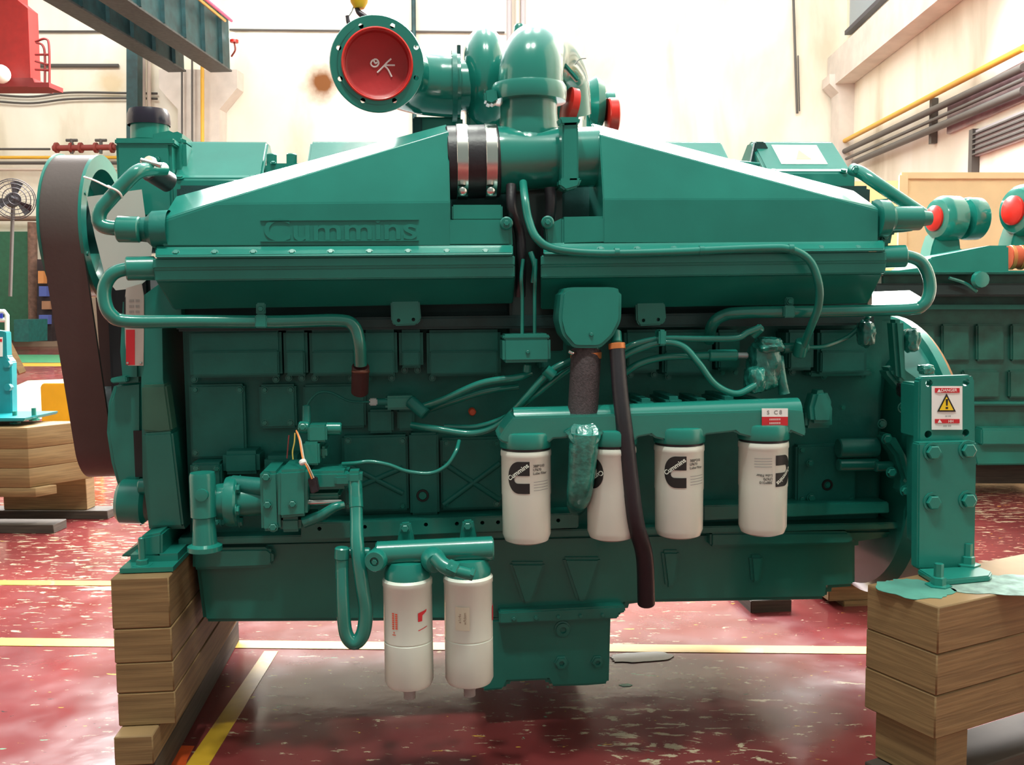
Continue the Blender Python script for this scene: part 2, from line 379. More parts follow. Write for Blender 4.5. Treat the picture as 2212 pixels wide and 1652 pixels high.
rtube('wall_pipe', RP(393, 150, WD-.75), RP(394, 740, WD-.75), .03, GREYP, 'leftmost thin vertical pipe on the face of the corbel column')
rtube('wall_pipe', RP(893, -30, WD-.15), RP(899, 740, WD-.15), .07, STG, 'dark green vertical pipe on the back wall above the capped elbow')
for x, lab in [(1100, 'grey vertical pipe, left one of the pair behind the green elbow'), (1118, 'cream vertical pipe, middle one behind the green elbow'), (1130, 'grey vertical pipe, right one of the pair behind the green elbow')]:
    rtube('wall_pipe', RP(x, -30, WD-.2), RP(x, 740, WD-.2), .08, WPIPE if x == 1118 else mat('light_grey_pipe', (.42, .38, .40), .6), lab)
rtube('wall_cable', RP(1713, -30, WD-.1), RP(1722, 245, WD-.1), .035, GREYP, 'dark vertical cable on the back wall near the right corner', 'cable')
rtube('wall_cable', RP(1724, 120, WD-.1), RP(1727, 240, WD-.1), .02, GREYP, 'short thin cable beside the dark vertical cable at right', 'cable')
rtube('wall_pipe', RP(1877, 140, WD-1.2), RP(1884, 740, WD-1.2), .07, GREYP, 'grey vertical pipe in the far right corner column')
rtube('wall_pipe', RP(496, 64, WD-.1), RP(1090, 70, WD-.1), .03, GREYP, 'thin brown horizontal pipe high on the back wall right of the girders')
rtube('wall_pipe', RP(60, 68, WD-.1), RP(300, 68, WD-.1), .035, GREYP, 'dark horizontal pipe behind the red crane cab railing')
rtube('wall_pipe', RP(60, 142, WD-.1), RP(256, 142, WD-.1), .06, GREYP, 'short dark horizontal pipe ending left of the green column')
for dy, lab in ((0, 'upper sagging cable on the wall below the red crane cab'), (14, 'lower sagging cable on the wall below the red crane cab')):
    tag(tubew('wall_cable', [RP(-60, 200+dy, WD-.15), RP(60, 209+dy, WD-.15), RP(150, 200+dy, WD-.15), RP(270, 201+dy*.8, WD-.15), RP(340, 202+dy*.8, WD-.15)], .035, GREYP, seg=8), lab, 'cable')
for y, r, m, lab in [(340, .05, YELP, 'yellow horizontal pipe low on the left wall'), (3220, .035, GREYP, 'thin dark horizontal pipe feeding the red valve'), (352, .05, GREYP, 'dark horizontal pipe just below the yellow one'), (366, .05, WPIPE, 'lowest cream horizontal pipe on the left wall')]:
    rtube('wall_pipe', RP(-60, y % 2898, WD-.5), RP(300 if y < 999 else 108, y % 2898, WD-.5), r, m, lab)
rtube('wall_pipe', RP(-40, 472, WD-.3), RP(280, 472, WD-.3), .08, mat('brown_pipe', (.22, .14, .10), .6), 'brown horizontal pipe above the green roller door')
t = thing('pipe_valve', 'rusty red pipe section with hand valves on left wall', 'valve', RP(185, 318, WD-.6))
REDP = mat('rusty_red_pipe', (.25, .04, .03), .55)
tubew('valve_pipe', [RP(115, 320, WD-.6), RP(250, 318, WD-.6)], .09, REDP, t)
for x in (120, 152, 172, 205, 240): tubew('pipe_flange', [RP(x, 319, WD-.6), RP(x+5, 319, WD-.6)], .16, REDP, t)
for x in (155, 218): tubew('valve_stem', [RP(x, 332, WD-.6), RP(x, 300, WD-.6)], .05, GREYP, t); tubew('handwheel', [RP(x-12, 303, WD-.6), RP(x+12, 303, WD-.6)], .045, GREYP, t)
# wall fan
t = thing('pedestal_fan', 'black pedestal fan with round wire guard at far left', 'fan', RP(22, 640, 16))
for k in range(5):
    bm = bmesh.new(); c = RP(30, 430, 16); ax = (XV*.75-DV).normalized(); r = .34*(1-(k/5)**1.5)
    a_, u, v = frame_of(ax); sweep_bm(bm, [c+ax*(.10*(k/5))+(u*math.cos(i*PI/12)+v*math.sin(i*PI/12))*r for i in range(25)], .008, 6); link('guard_ring', bm, RUBBER, t)
bm = bmesh.new()
for i in range(24):
    q = i*PI/12; sweep_bm(bm, [c+(u*math.cos(q)+v*math.sin(q))*.34, c+ax*.1], .003, 4)
link('guard_wires', bm, RUBBER, t)
for i in range(3):
    q = i*2*PI/3; bm = bmesh.new(); d1 = u*math.cos(q)+v*math.sin(q); d2 = u*math.cos(q+.7)+v*math.sin(q+.7); poly_ext(bm, [c-ax*.02, c+d1*.3, c+(d1+d2)*.17, c+d2*.28+ax*.05], ax*.006); link('fan_blade', bm, RUBBER, t)
cyl('fan_motor', c-ax*.05, c-ax*.28, .12, RUBBER, t); tubew('fan_pole', [c-ax*.1, RP(22, 640, 16)], .03, GREYP, t)
# roller door, posts and clutter at far left
rprism('door_1', rr(-40, 500, 62, 735), WD-.25, .2, mat('green_roller_door', (.02, .13, .07), .5, var=.1), kind='structure')
rprism('storage_box', rr(30, 690, 62, 738), WD-3.2, 1.0, mat('teal_bin', (.01, .13, .12), .5, var=.2), None, 'teal green bin in front of the green roller door', 'box')
rtube('brown_post', RP(70, 480, WD-.6), RP(72, 737, WD-.6), .14, mat('brown_post_paint', (.20, .11, .08), .7, var=.3), 'brown post at the right edge of the green roller door', 'post')
t = thing('parts_rack', 'dark rack of stored parts behind the large belt', 'rack', RP(95, 737, WD-1.5))
rprism('rack_frame', rr(80, 560, 112, 737), WD-1.2, .5, mat('dark_rack', (.03, .02, .025), .7, var=.5, vscale=3), t)
for (a, b_, c_, d_, cc) in [(82, 585, 94, 612, (.6, .25, .08)), (84, 618, 100, 640, (.08, .12, .4)), (90, 650, 108, 668, (.35, .18, .1)), (84, 680, 104, 700, (.12, .05, .05))]:
    rprism('stored_part', rr(a, b_, c_, d_), WD-1.4, .2, mat('part_%d' % a, cc, .6), t)
# crane girders
def girder(ex, ey0, ey1, D1, D0, wid, label):
    a = RP(ex, ey1, D1); x = a.dot(XV); z0 = a.z; z1 = RP(ex, ey0, D1).z
    t = thing('crane_girder', label, 'girder', R(x, D1, z0))
    bm = bmesh.new(); poly_ext(bm, [R(x-wid, D1, z0), R(x, D1, z0), R(x, D1, z1), R(x-wid, D1, z1)], -DV*(D1-D0)); link('web_box', bm, STG, t)
    for z in (z0-.04, z1):
        bm = bmesh.new(); poly_ext(bm, [R(x-wid-.03, D1+.02, z), R(x+.05, D1+.02, z), R(x+.05, D1+.02, z+.05), R(x-wid-.03, D1+.02, z+.05)], -DV*(D1-D0+.04)); link('flange', bm, mat('girder_flange_grey', (.05, .055, .055), .5, var=.3), t)
    d = D1-.8
    while d > D0:
        bm = bmesh.new(); poly_ext(bm, [R(x, d, z0), R(x+.10, d, z0), R(x+.10, d, z1), R(x, d, z1)], -DV*.05); link('stiffener', bm, STG, t); d -= 1.3
    return x, z0, z1
girder(497, 42, 152, 28, 10, .55, 'dark green steel crane girder, right one of the pair at top left')
girder(398, 42, 152, 28, 10, .45, 'dark green steel crane girder, left one of the pair at top left')
for k, (m, lab) in enumerate([(mat('pink_cable', (.7, .08, .25), .5), 'pink cable along the top of the right crane girder'), (YELP, 'thin yellow cable along the top of the right crane girder')]):
    tag(tubew('festoon_cable', [RP(500-k*14, 45, 27.6-k*.4), RP(440-k*14, -5, 24.5-k*.4), RP(330-k*14, -100, 19)], .04, m, seg=8), lab, 'cable')
LAMPR = bpy.data.materials.new('lit_red_lamp'); LAMPR.use_nodes = True; q = LAMPR.node_tree.nodes['Principled BSDF']; q.inputs['Emission Color'].default_value = (1, .93, .9, 1); q.inputs['Emission Strength'].default_value = 5
t = thing('signal_lamp', 'lit signal lamp with red rim at the girder end', 'lamp', RP(503, 90, 27.7))
bm = bmesh.new(); bmesh.ops.create_uvsphere(bm, u_segments=12, v_segments=8, radius=.11); xform(bm, lambda c: c+RP(503, 78, 27.7)); link('lamp_bulb', bm, LAMPR, t)
cyl('lamp_base', RP(506, 92, 27.7), RP(506, 86, 27.7), .12, RED, t); tubew('lamp_cable', [RP(506, 92, 27.7), RP(508, 108, 27.7), RP(500, 122, 27.8)], .025, REDP, t, seg=6)
# red crane cab with railing
t = thing('crane_cab', 'red crane operator cab with side railing hanging at top left', 'cab', RP(30, 190, 18))
CABR = mat('red_cab_paint', (.34, .016, .014), .5, var=.08); CABD = mat('dark_red_steel', (.22, .02, .02), .55)
rprism('cab_shell', [(-120, -60), (36, -60), (38, 0), (60, 18), (66, 168), (-120, 168)], 18, .35, CABR, t)
rprism('cab_base', [(-120, 168), (70, 168), (78, 187), (-120, 187)], 17.9, .6, CABD, t)
rprism('platform', rr(60, 178, 106, 188), 17.8, .5, CABD, t)
for pts in ([(76, 90), (98, 84), (106, 100), (107, 182)], [(78, 92), (92, 98), (97, 120), (97, 180)], [(76, 118), (106, 118)], [(76, 132), (104, 140)], [(76, 150), (106, 152)]):
    tubew('railing', [RP(x, y, 17.9) for x, y in pts], .022, CABD, t, seg=6)
bm = bmesh.new(); bmesh.ops.create_uvsphere(bm, u_segments=16, v_segments=10, radius=.17); xform(bm, lambda c: c+RP(2, 160, 17.7)); link('cab_lamp', bm, WHITE, t)
# crane hook
t = thing('crane_hook', 'yellow crane hook block with dark hook above the capped flange', 'hook', P(770, 60, 3.6))
YB = mat('yellow_hook_block', (.75, .42, .01), .4)
lathe('hook_block', P(776, 18, 3.6), (0, 0, 1), [(0, 0), (.018, 0), (.03, .02), (.036, .06), (.034, .14), (0, .14)], YB, t, 20)
tubew('hoist_chain', [P(776, 0, 3.6), P(776, 0, 3.6)+V((0, 0, 4))], .009, STEEL, t, seg=8)
tube('hook_jaw', [(768, 10, 3.6), (775, 26, 3.6), (788, 36, 3.6), (798, 48, 3.6), (786, 62, 3.6), (766, 64, 3.6), (754, 50, 3.6), (750, 34, 3.6)], lambda q: 4+4*math.sin(PI*min(1, q*1.05)), mat('dark_forged_steel', (.06, .05, .06), .4, metal=.6), t)
tube('safety_latch', [(764, 14, 3.6), (760, 24, 3.6), (754, 34, 3.6)], 1.5, STEEL, t)
# right-hand wall: runway beam, glazing
def rwbox(name, X0, X1, d0, d1, z0, z1, m, parent=None, kind=None):
    bm = bmesh.new(); poly_ext(bm, [R(X0, d0, z0), R(X1, d0, z0), R(X1, d0, z1), R(X0, d0, z1)], DV*(d1-d0)); return link(name, bm, m, parent, kind=kind)
zb = RX(1838, 154, WX-.55).z
rb = rwbox('runway_beam', WX-.55, WX-.02, 13, WD-.02, zb, zb+.95, CONC); tag(rb, 'white concrete crane runway beam along the top of the right wall', 'beam')
zt = zb+1.6
GLASSB = mat('bluish_window_glass', (.25, .33, .40), .1); GLASSP = mat('dusty_dark_glass', (.30, .20, .22), .3, var=.3, vscale=2)
rwbox('window_1', WX-.12, WX-.02, 24.5, 29.3, zt, zt+2.2, GLASSB, kind='structure')
rwbox('trim_20', WX-.2, WX-.02, 24.3, 29.5, zt-.12, zt, mat('dark_frame', (.05, .05, .07), .5), kind='structure')
z0 = RX(2045, 290, WX-.1).z; dd = RX(2045, 290, WX-.1).dot(DV)
rwbox('window_2', WX-.10, WX-.02, 12, dd, z0, z0+.7, GLASSP, kind='structure')
z2 = RX(2105, 338, WX-.1).z; dd2 = RX(2105, 338, WX-.1).dot(DV)
t = rwbox('window_3', WX-.10, WX-.02, 12, dd2, z2, z2+.52, mat('grey_louvre', (.45, .42, .44), .5), kind='structure')
for k in range(5): rwbox('louvre_slat', WX-.16, WX-.09, 12, dd2, z2+.02+k*.1, z2+.05+k*.1, GREYP, t)
rwbox('trim_21', WX-.16, WX-.02, dd2-.02, dd2+.16, z2-.9, z2+.55, GREYP, kind='structure')
#%%TIMBER
# ================================================================= timber stacks
def timber(c, u, v, L, W, z0, z1, label, m=WOOD, group=None, name='timber_block', bev=.003, off=V((0, 0, 0))):
    """block with one near corner at c, running L along u and W along v"""
    bm = bmesh.new(); c = V((c.x, c.y, 0))+off
    poly_ext(bm, [c+V((0, 0, z0)), c+u*L+V((0, 0, z0)), c+u*L+v*W+V((0, 0, z0)), c+v*W+V((0, 0, z0))], V((0, 0, z1-z0))); bmesh.ops.recalc_face_normals(bm, faces=bm.faces); bevel(bm, bev, 1)
    return tag(link(name, bm, m), label, 'timber', group)
# front-left stack
a = P(238, 1248, 2.46); b = P(364, 1248, 2.46); ztop = a.z
u = V((b.x-a.x, 0, 0)); W = u.length; u.normalize(); v = V((0, 1, 0))
ys = [1248, 1358, 1432, 1497, 1568]
LB = 'timber of the front left stack'
zs = [P(300, y, 2.46).z for y in ys]
names = ['topmost dark sawn timber of the tall stack at front left', 'second timber from the top in the tall front left stack', 'third timber from the top in the tall front left stack', 'lowest wide timber of the tall front left stack']
for k in range(4): timber(a, u, v, W, 1.15, zs[k+1]+.0008, zs[k], names[k], off=V((.0015*k, 0, 0)))
ztl = zs[-1]
c0 = P(244, 1655, 2.40)
timber(P(246, 1612, 2.40), u, v, m_(82, 2.4), 1.2, ztl-.075, ztl, 'short timber bearer under the tall front left stack')
for k, dx in enumerate((0.0,)):
    timber(P(246, 1612, 2.40)+V((.004, .02, 0)), u, v, m_(78, 2.4), 1.1, 0, ztl-.076, 'dark bottom bearer on the floor at front left', WOODD)
PLATE = mat('green_oversprayed_wood', (.06, .24, .19), .85, var=.25)
# front-right stack
zt_r = ztop-.005
ca = PF(2028, 1312, zt_r); cb = PF(1873, 1262, zt_r); ur = (cb-ca).normalized(); Lr = .62; vr = V((-ur.y*-1, ur.x*-1, 0)); vr = V((ur.y, -ur.x, 0)).normalized()
if vr.x < 0: vr = -vr
vr = (vr+V((0, .0, 0))).normalized()
Lu = (cb-ca).length
zr = [zt_r]
for y in (1415, 1505, 1600): 
    d = ray(2015, y); tt = ca.dot(DV)/d.dot(DV); zr.append((CP+d*tt).z)
rn = ['topmost green-spotted timber of the stack under the right bracket', 'second timber from the top under the right bracket', 'third timber from the top under the right bracket']
for k in range(3): timber(ca, ur, vr, Lu, 1.0, zr[k+1]+.0008, zr[k], rn[k], off=vr*(-.006*k)*0+ur*.001*k)
timber(ca+ur*.015+vr*.02, ur, vr, Lu-.03, .11, zr[3]-.12, zr[3], 'short timber foot below the stack under the right bracket')
timber(ca+ur*.015+vr*.62, ur, vr, Lu-.03, .15, zr[3]-.12, zr[3], 'timber foot at right below the stack under the bracket')
timber(ca+ur*.03+vr*-.02, ur, vr, Lu-.05, 1.0, 0, zr[3]-.121, 'dark bottom sleeper below the right stack on the floor', WOODD)
# paint spill + bare chips on top of right stack
def blob(name, c, rx, ry, z, m, label, seedv, cat, h=.001):
    bm = bmesh.new(); pts = []
    for i in range(40):
        q = i*PI/20; r = 1+.35*noise.noise(V((math.cos(q)*1.5+seedv, math.sin(q)*1.5, 0)))+.18*noise.noise(V((math.cos(q)*5, math.sin(q)*5, seedv)))
        pts.append(V((c.x+rx*r*math.cos(q), c.y+ry*r*math.sin(q), z)))
    poly_ext(bm, pts, V((0, 0, h))); return tag(link(name, bm, m), label, cat)
blob('paint_overspray', PF(1975, 1272, zt_r), .075, .085, zt_r+.0004, PLATE, 'green overspray patch on the left of the right timber stack', 2, 'paint')
blob('paint_overspray', PF(2170, 1262, zt_r), .12, .10, zt_r+.0004, mat('grey_green_spill', (.20, .30, .26), .9, var=.4, vscale=25), 'grey green paint spill on the right timber stack top', 5, 'paint')
# far-side stacks under the engine
def fb(x0, y0, x1, y1, Y, th, label, m=WOOD):
    return tag(box('timber_block', x0, y0, x1, y1, Y, th, m, bev=.003), label, 'timber')
fb(1800, 1216, 1932, 1262, 3.62, .5, 'upper timber of the stack behind the engine at right')
fb(1790, 1263, 1930, 1296, 3.64, .5, 'middle timber of the stack behind the engine at right')
fb(1822, 1297, 1930, 1325, 3.63, .5, 'lower timber of the stack behind the engine at right')
fb(1780, 1200, 1948, 1215, 3.6, .5, 'dark steel-like plank on top of the stack behind the engine', WOODD)
fb(1700, 1326, 1900, 1352, 3.62, .6, 'dark bearer on the floor below the stack behind the engine', WOODD)
o = fb(1622, 1296, 1710, 1348, 3.6, .3, 'small dark block on the floor behind the oil pan', WOODD)
#%%ENGINE
# ================================================================= the engine
E = thing('diesel_engine', 'large turquoise green V-type diesel engine standing on timber stacks', 'engine', (P(1106, 1480, 3.0).x, 3.0, P(1106, 1480, 2.7).z))
blk = box('cylinder_block', 400, 668, 1905, 1175, 2.72, .95, GCAST, E, .012)
box('upper_crankcase', 385, 400, 1880, 680, 2.70, 1.0, GDARK, E, .01)  # recess behind the housings, its shade put into the dark green
# oil pan
pan = prism('oil_pan', [(416, 1170), (1935, 1140), (1930, 1160), (1850, 1172), (1850, 1268), (1792, 1272), (1788, 1296), (1390, 1303), (1352, 1308), (1346, 1330), (1080, 1342), (438, 1345)], 2.70, 1.0, GREEN, E, .012)
prism('pan_flange', [(385, 1162), (1945, 1128), (1945, 1142), (385, 1178)], 2.66, .5, GREEN, pan, .003)
prism('pan_lip', [(1078, 1322), (1350, 1308), (1352, 1322), (1338, 1326), (1336, 1336), (1078, 1348)], 2.66, .6, GREEN, pan, .004)
sump = prism('deep_sump', [(1085, 1335), (1320, 1330), (1316, 1478), (1270, 1482), (1190, 1484), (1183, 1470), (1098, 1474), (1090, 1490), (1040, 1494), (1040, 1340)], 2.69, .85, GREEN, E, .008)
for x, y, r in [(1215, 1358, 15), (1212, 1430, 13), (1290, 1428, 12)]:
    lathe('drain_plug', P(x, y, 2.69), (0, -1, 0), [(m_(r*1.25, 2.7), 0), (m_(r*1.25, 2.7), .004), (m_(r, 2.7), .005), (m_(r, 2.7), .012), (m_(r*.5, 2.7), .013), (m_(r*.45, 2.7), .006), (0, .006)], GREEN, sump, 6 if r < 15 else 24)
for k, x in enumerate(range(1110, 1340, 48)): bolt(x, 1336-k*2, 2.66, 5, (0, -1, 0), sump)
for (x0, y0, x1, y1) in [(415, 1185, 590, 1228), (1535, 1150, 1845, 1178)]:
    prism('pan_bulge', [(x0, y0), (x1-12, y0-2), (x1, y0+8), (x1, y1-10), (x1-10, y1-2), (x0, y1+4)], 2.665, .1, GREEN, pan, .01)
for (x0, y0, x1, y1) in [(1100, 1215, 1180, 1305), (1215, 1205, 1300, 1300), (1430, 1190, 1470, 1270), (1620, 1200, 1650, 1260)]:
    prism('pan_rib', [(x0, y0), (x1, y0), ((x0+x1)/2+10, y1), ((x0+x1)/2-10, y1)], 2.685, .1, GREEN, pan, .008)
# pan rail with holes
rail = prism('mounting_rail', [(650, 1130), (1250, 1108), (1250, 1140), (650, 1168)], 2.63, .09, GREEN, E, .003)
drill(rail, [(P(x, y, 2.63), (0, 1, 0), m_(4.5, 2.6)) for x, y in [(788, 1138), (920, 1133), (987, 1131), (1042, 1129), (1076, 1128), (1206, 1124), (690, 1142)]])
prism('mounting_rail', [(1520, 1092), (1920, 1084), (1922, 1108), (1520, 1124)], 2.64, .08, GREEN, E, .003)
# crankcase side: panels, hand hole covers, ribs
def panel(x0, y0, x1, y1, Y=2.69, th=.05, m=GCAST, bolts=True, name='inspection_cover', b=.006):
    o = box(name, x0, y0, x1, y1, Y, th, m, E, b)
    if bolts:
        for x, y in ((x0+12, y0+12), (x1-12, y0+12), (x0+12, y1-12), (x1-12, y1-12)): bolt(x, y, Y, 6, (0, -1, 0), o)
    return o
for r_ in [(740, 940, 882, 1105), (952, 945, 1085, 1100), (560, 830, 640, 925), (410, 830, 530, 990), (1720, 960, 1850, 1090)]: panel(*r_)
for r_ in [(885, 935, 948, 1112, 2.675), (655, 830, 790, 925, 2.70), (795, 885, 850, 935, 2.68), (858, 885, 895, 930, 2.69)]:
    panel(r_[0], r_[1], r_[2], r_[3], r_[4], bolts=False, name='casting_rib')
# X shaped ribs on the hand hole covers
for a_, b_ in [((752, 1060), (870, 1010)), ((752, 1005), (870, 1065)), ((958, 1090), (1080, 1000)), ((958, 1000), (1080, 1080))]:
    tube('casting_rib', [(a_[0], a_[1], 2.69), (b_[0], b_[1], 2.69)], 6, GCAST, E)
o = lathe('core_plug', P(913, 1070, 2.676), (0, -1, 0), [(m_(14, 2.7), 0), (m_(13, 2.7), .004), (m_(9, 2.7), .004), (m_(9, 2.7), -.002), (0, -.002)], BLACK, E, 24)
lathe('plug_face', P(913, 1070, 2.676), (0, -1, 0), [(m_(9.5, 2.7), 0), (m_(8, 2.7), .005), (0, .005)], GREEN, o, 20)
o = lathe('core_plug', P(1787, 1047, 2.69), (0, -1, 0), [(m_(13, 2.7), 0), (m_(12, 2.7), .004), (m_(8, 2.7), .004), (m_(8, 2.7), -.002), (0, -.002)], BLACK, E, 24)
bolt(1787, 1047, 2.688, 6, (0, -1, 0), o)
# cylinder heads (lower halves seen under the intake housing)
for x0, x1, yb in [(408, 608, 815), (612, 664, 812), (668, 772, 812), (784, 858, 812), (862, 914, 795), (922, 1082, 812), (1165, 1225, 800), (1350, 1425, 805), (1432, 1540, 810), (1548, 1600, 800), (1700, 1760, 800), (1768, 1875, 808)]:
    h = panel(x0, 712, x1, yb, 2.63, .12, GCAST, bolts=False, name='cylinder_head', b=.008)
    box('head_step', x0+6, 758, x1-6, yb-4, 2.618, .03, GCAST, h, .004)
    for x in (x0+12, x1-12): bolt(x, yb+4, 2.70, 6, (0, -1, 0), h)
prism('head_ledge', [(380, 690), (1890, 672), (1890, 702), (380, 716)], 2.60, .15, GDARK, E, .006)  # darker green paints the shade under the housing overhang
for x in (870, 1400):
    o = prism('lifting_bracket', [(x-27, 636), (x+35, 634), (x+40, 690), (x+30, 702), (x-18, 704), (x-25, 694)], 2.545, .02, GREEN, E, .004)
    drill(o, [(P(x-9, 692, 2.54), (0, 1, 0), m_(4, 2.5)), (P(x+23, 690, 2.54), (0, 1, 0), m_(4, 2.5))])
# ------------------------------------------------ intake housings
def station(px, ysets): # [(py, Y)] all at the X of px on Y=2.45
    X = P(px, ysets[0][0], 2.45).x; out = []
    for py, Y in ysets:
        q = P(px, py, Y); out.append(V((X, Y, q.z)))
    return out
def loft(name, secs, m, parent, bev=.006):
    bm = bmesh.new(); rings = [[bm.verts.new(p) for p in s] for s in secs]; n = len(secs[0])
    for a, b in zip(rings, rings[1:]):
        for i in range(n): bm.faces.new((a[i], a[(i+1) % n], b[(i+1) % n], b[i]))
    bm.faces.new(rings[0]); bm.faces.new(rings[-1][::-1]); bmesh.ops.remove_doubles(bm, verts=bm.verts, dist=.0004)
    bmesh.ops.recalc_face_normals(bm, faces=bm.faces); bevel(bm, bev, 3, 8)
    return link(name, bm, m, parent, ang=30, wn=True)
def sec(px, crease, tf, tb, Yt, Yb=2.62, bot=532): return station(px, [(bot, 2.45), (crease, 2.45), (tf, Yt), (tb, Yb), (bot, Yb+.06)])
intake_l = loft('intake_cover', [sec(350, 480, 474, 424, 2.452, 2.60), sec(470, 440, 435, 394, 2.453, 2.605), sec(974, 436, 283, 268, 2.50)], GREEN, E)
intake_r = loft('intake_cover', [sec(1303, 430, 290, 266, 2.50, bot=526), sec(1800, 430, 426, 388, 2.453, 2.605, 526), sec(1897, 456, 450, 412, 2.452, 2.60, 526)], GREEN, E)
box('cover_ledge', 950, 474, 1104, 532, 2.452, .14, GREEN, intake_l, .006)
prism('cover_ledge', [(1214, 468), (1320, 466), (1320, 526), (1214, 530)], 2.452, .14, GREEN, intake_r, .006)
prism('cover_boss', [(976, 442), (1086, 442), (1086, 476), (976, 476)], 2.475, .10, GREEN, intake_l, .004)
# lettering in a raised frame
bm = text_bm('Cummins', m_(66, 2.45), bold=.0008)
xs = [v.co.x for v in bm.verts]; w_ = max(xs)-min(xs); sc = m_(318, 2.45)/w_
c = P(736, 497, 2.4475); dirx = (P(900, 495, 2.4475)-P(560, 499, 2.4475)).normalized()
xform(bm, lambda q: c+dirx*(q.x*sc)+V((0, 0, q.y*1.0))); thick(bm, V((0, .006, 0))); link('raised_lettering', bm, GREEN, intake_l, ang=50)
for pts in ([(562, 474), (905, 472), (905, 476), (562, 478)], [(562, 520), (905, 518), (905, 521), (562, 523)]):
    prism('lettering_frame', pts, 2.446, .012, GREEN, intake_l, .0015)
def band(name, prof, xl, xr, m, parent, slx=0, b=.003):
    """prof: list of (py_left, py_right, Y)"""
    A = [P(x, yl, Y) for (yl, yr, Y), x in zip(prof, xl)]; B = [P(x, yr, Y) for (yl, yr, Y), x in zip(prof, xr)]
    return loft(name, [A, B], m, parent, b)
for side, xl, xr in (('l', 330, 1112), ('r', 1168, 1915)):
    yo = 0 if side == 'l' else -7; par = intake_l if side == 'l' else intake_r; ys_ = (0, -3) if side == 'l' else (0, -5)
    fl = band('cooler_flange', [(532+yo, 531+yo+ys_[1], 2.452), (538+yo, 536+yo+ys_[1], 2.445), (552+yo, 549+yo+ys_[1], 2.418), (558+yo, 555+yo+ys_[1], 2.418), (558+yo, 555+yo+ys_[1], 2.60), (532+yo, 531+yo+ys_[1], 2.60)], [xl+6]*6, [xr-4]*6, GREEN, par)
    hs = band('aftercooler_housing', [(558+yo, 555+yo+ys_[1], 2.43), (580+yo, 576+yo+ys_[1], 2.43), (582+yo, 578+yo+ys_[1], 2.437), (607+yo, 602+yo+ys_[1], 2.437), (609+yo, 604+yo+ys_[1], 2.452), (668, 655, 2.56), (668, 655, 2.66), (558, 550, 2.66)],
        [xl, xl, xl+2, xl+4, xl+8, xl+45, xl+45, xl+20] if side == 'l' else [xl]*8, [xr]*3+[xr-2, xr-8, xr-40, xr-60, xr-30] if side == 'r' else [xr, xr, xr, xr, xr, xr-4, xr-4, xr], GREEN, E, .003)
    n_ = 9 if side == 'l' else 9
    for k in range(n_):
        x = xl+50+k*(xr-xl-80)/(n_-.6); bolt(x, 546+yo-(3 if side == 'l' else 4)*k/n_, 2.43, 6, (0, -.75, .6), fl)
    for k in range(7):
        x = xl+70+k*(xr-xl-120)/6.3; bolt(x, 655-k*1.2-(4 if side == 'r' else 0), 2.56, 5, (0, -1, -.3), hs)
# black box paints the shade of the gap between the housings; pipes before it
box('centre_gap_shade', 1100, 400, 1216, 760, 2.62, .12, mat('gap_shade_black', (.010, .028, .026), .35, coat=.3), E, .004)
tube('breather_pipe', [(1104, 400, 2.50), (1106, 450, 2.48), (1122, 500, 2.50), (1126, 560, 2.50), (1124, 640, 2.52)], 11, RUBBER, E)
tube('breather_pipe', [(1188, 405, 2.52), (1190, 450, 2.52), (1180, 520, 2.54), (1178, 600, 2.56)], 12, RUBBER, E)
for x in (1128, 1155): tube('control_rod', [(x+2, 560, 2.47), (x+(1 if x > 1130 else -2), 600, 2.46), (x, 640, 2.47), (x, 722, 2.47)], 4, GREEN, E)
tube('drain_pipe', [(1146, 545, 2.48), (1155, 575, 2.47), (1152, 610, 2.48)], 6, GPIPE, E)
for x, y in ((1094, 482), (1183, 480)):
    o = cyl('housing_lug', P(x, y, 2.44), P(x, y, 2.52), m_(14, 2.45), GREEN, E); bolt(x, y, 2.44, 6, (0, -1, 0), o, STEEL if False else GREEN)
prism('lug_web', [(1085, 490), (1106, 488), (1108, 532), (1085, 532)], 2.46, .05, GREEN, E); prism('lug_web', [(1178, 488), (1216, 470), (1216, 532), (1182, 532)], 2.46, .05, GREEN, E)
cb_ = box('junction_box', 1086, 728, 1190, 783, 2.44, .10, GREEN, E, .008)
prism('box_lid', [(1088, 722), (1184, 720), (1190, 732), (1086, 733)], 2.445, .09, GREEN, cb_, .004); bolt(1140, 760, 2.44, 4, (0, -1, 0), cb_)
# ------------------------------------------------ crossover: hose, tee, elbow
hose = cyl('rubber_hose', P(966, 352, 2.575), P(1076, 348, 2.575), m_(77, 2.56), RUBBER, E, 40)
for x in (997, 1058):
    o = cyl('clamp_band', P(x-12, 350, 2.575), P(x+12, 350, 2.575), m_(79.5, 2.56), STEEL, hose, 40, .001)
    lathe('clamp_bolt', P(x+2, 413, 2.495), (0, -1, -.2), [(m_(9, 2.5), -.01), (m_(9, 2.5), .008), (m_(5, 2.5), .012), (0, .013)], STEEL, hose, 16)
tee = lathe('air_crossover', P(1072, 347, 2.575), P(1306, 338, 2.575)-P(1072, 347, 2.575), [(0, 0), (m_(72, 2.55), 0), (m_(72, 2.55), .02), (m_(66, 2.55), .07), (m_(64, 2.55), .16), (m_(64, 2.55), .27), (0, .27)], GPIPE, E, 40)
lathe('riser', P(1143, 330, 2.60), (0, 0, 1), [(0, -.07), (m_(55, 2.55), -.06), (m_(66, 2.6), .02), (m_(64, 2.6), .06), (m_(61, 2.6), .10), (m_(61, 2.6), .17)], GPIPE, tee, 40)
bm = bmesh.new(); bmesh.ops.create_uvsphere(bm, u_segments=32, v_segments=20, radius=m_(70, 2.6)); xform(bm, lambda q: V((q.x, q.y, q.z*.95))+P(1140, 335, 2.59)); link('tee_body', bm, GPIPE, tee)
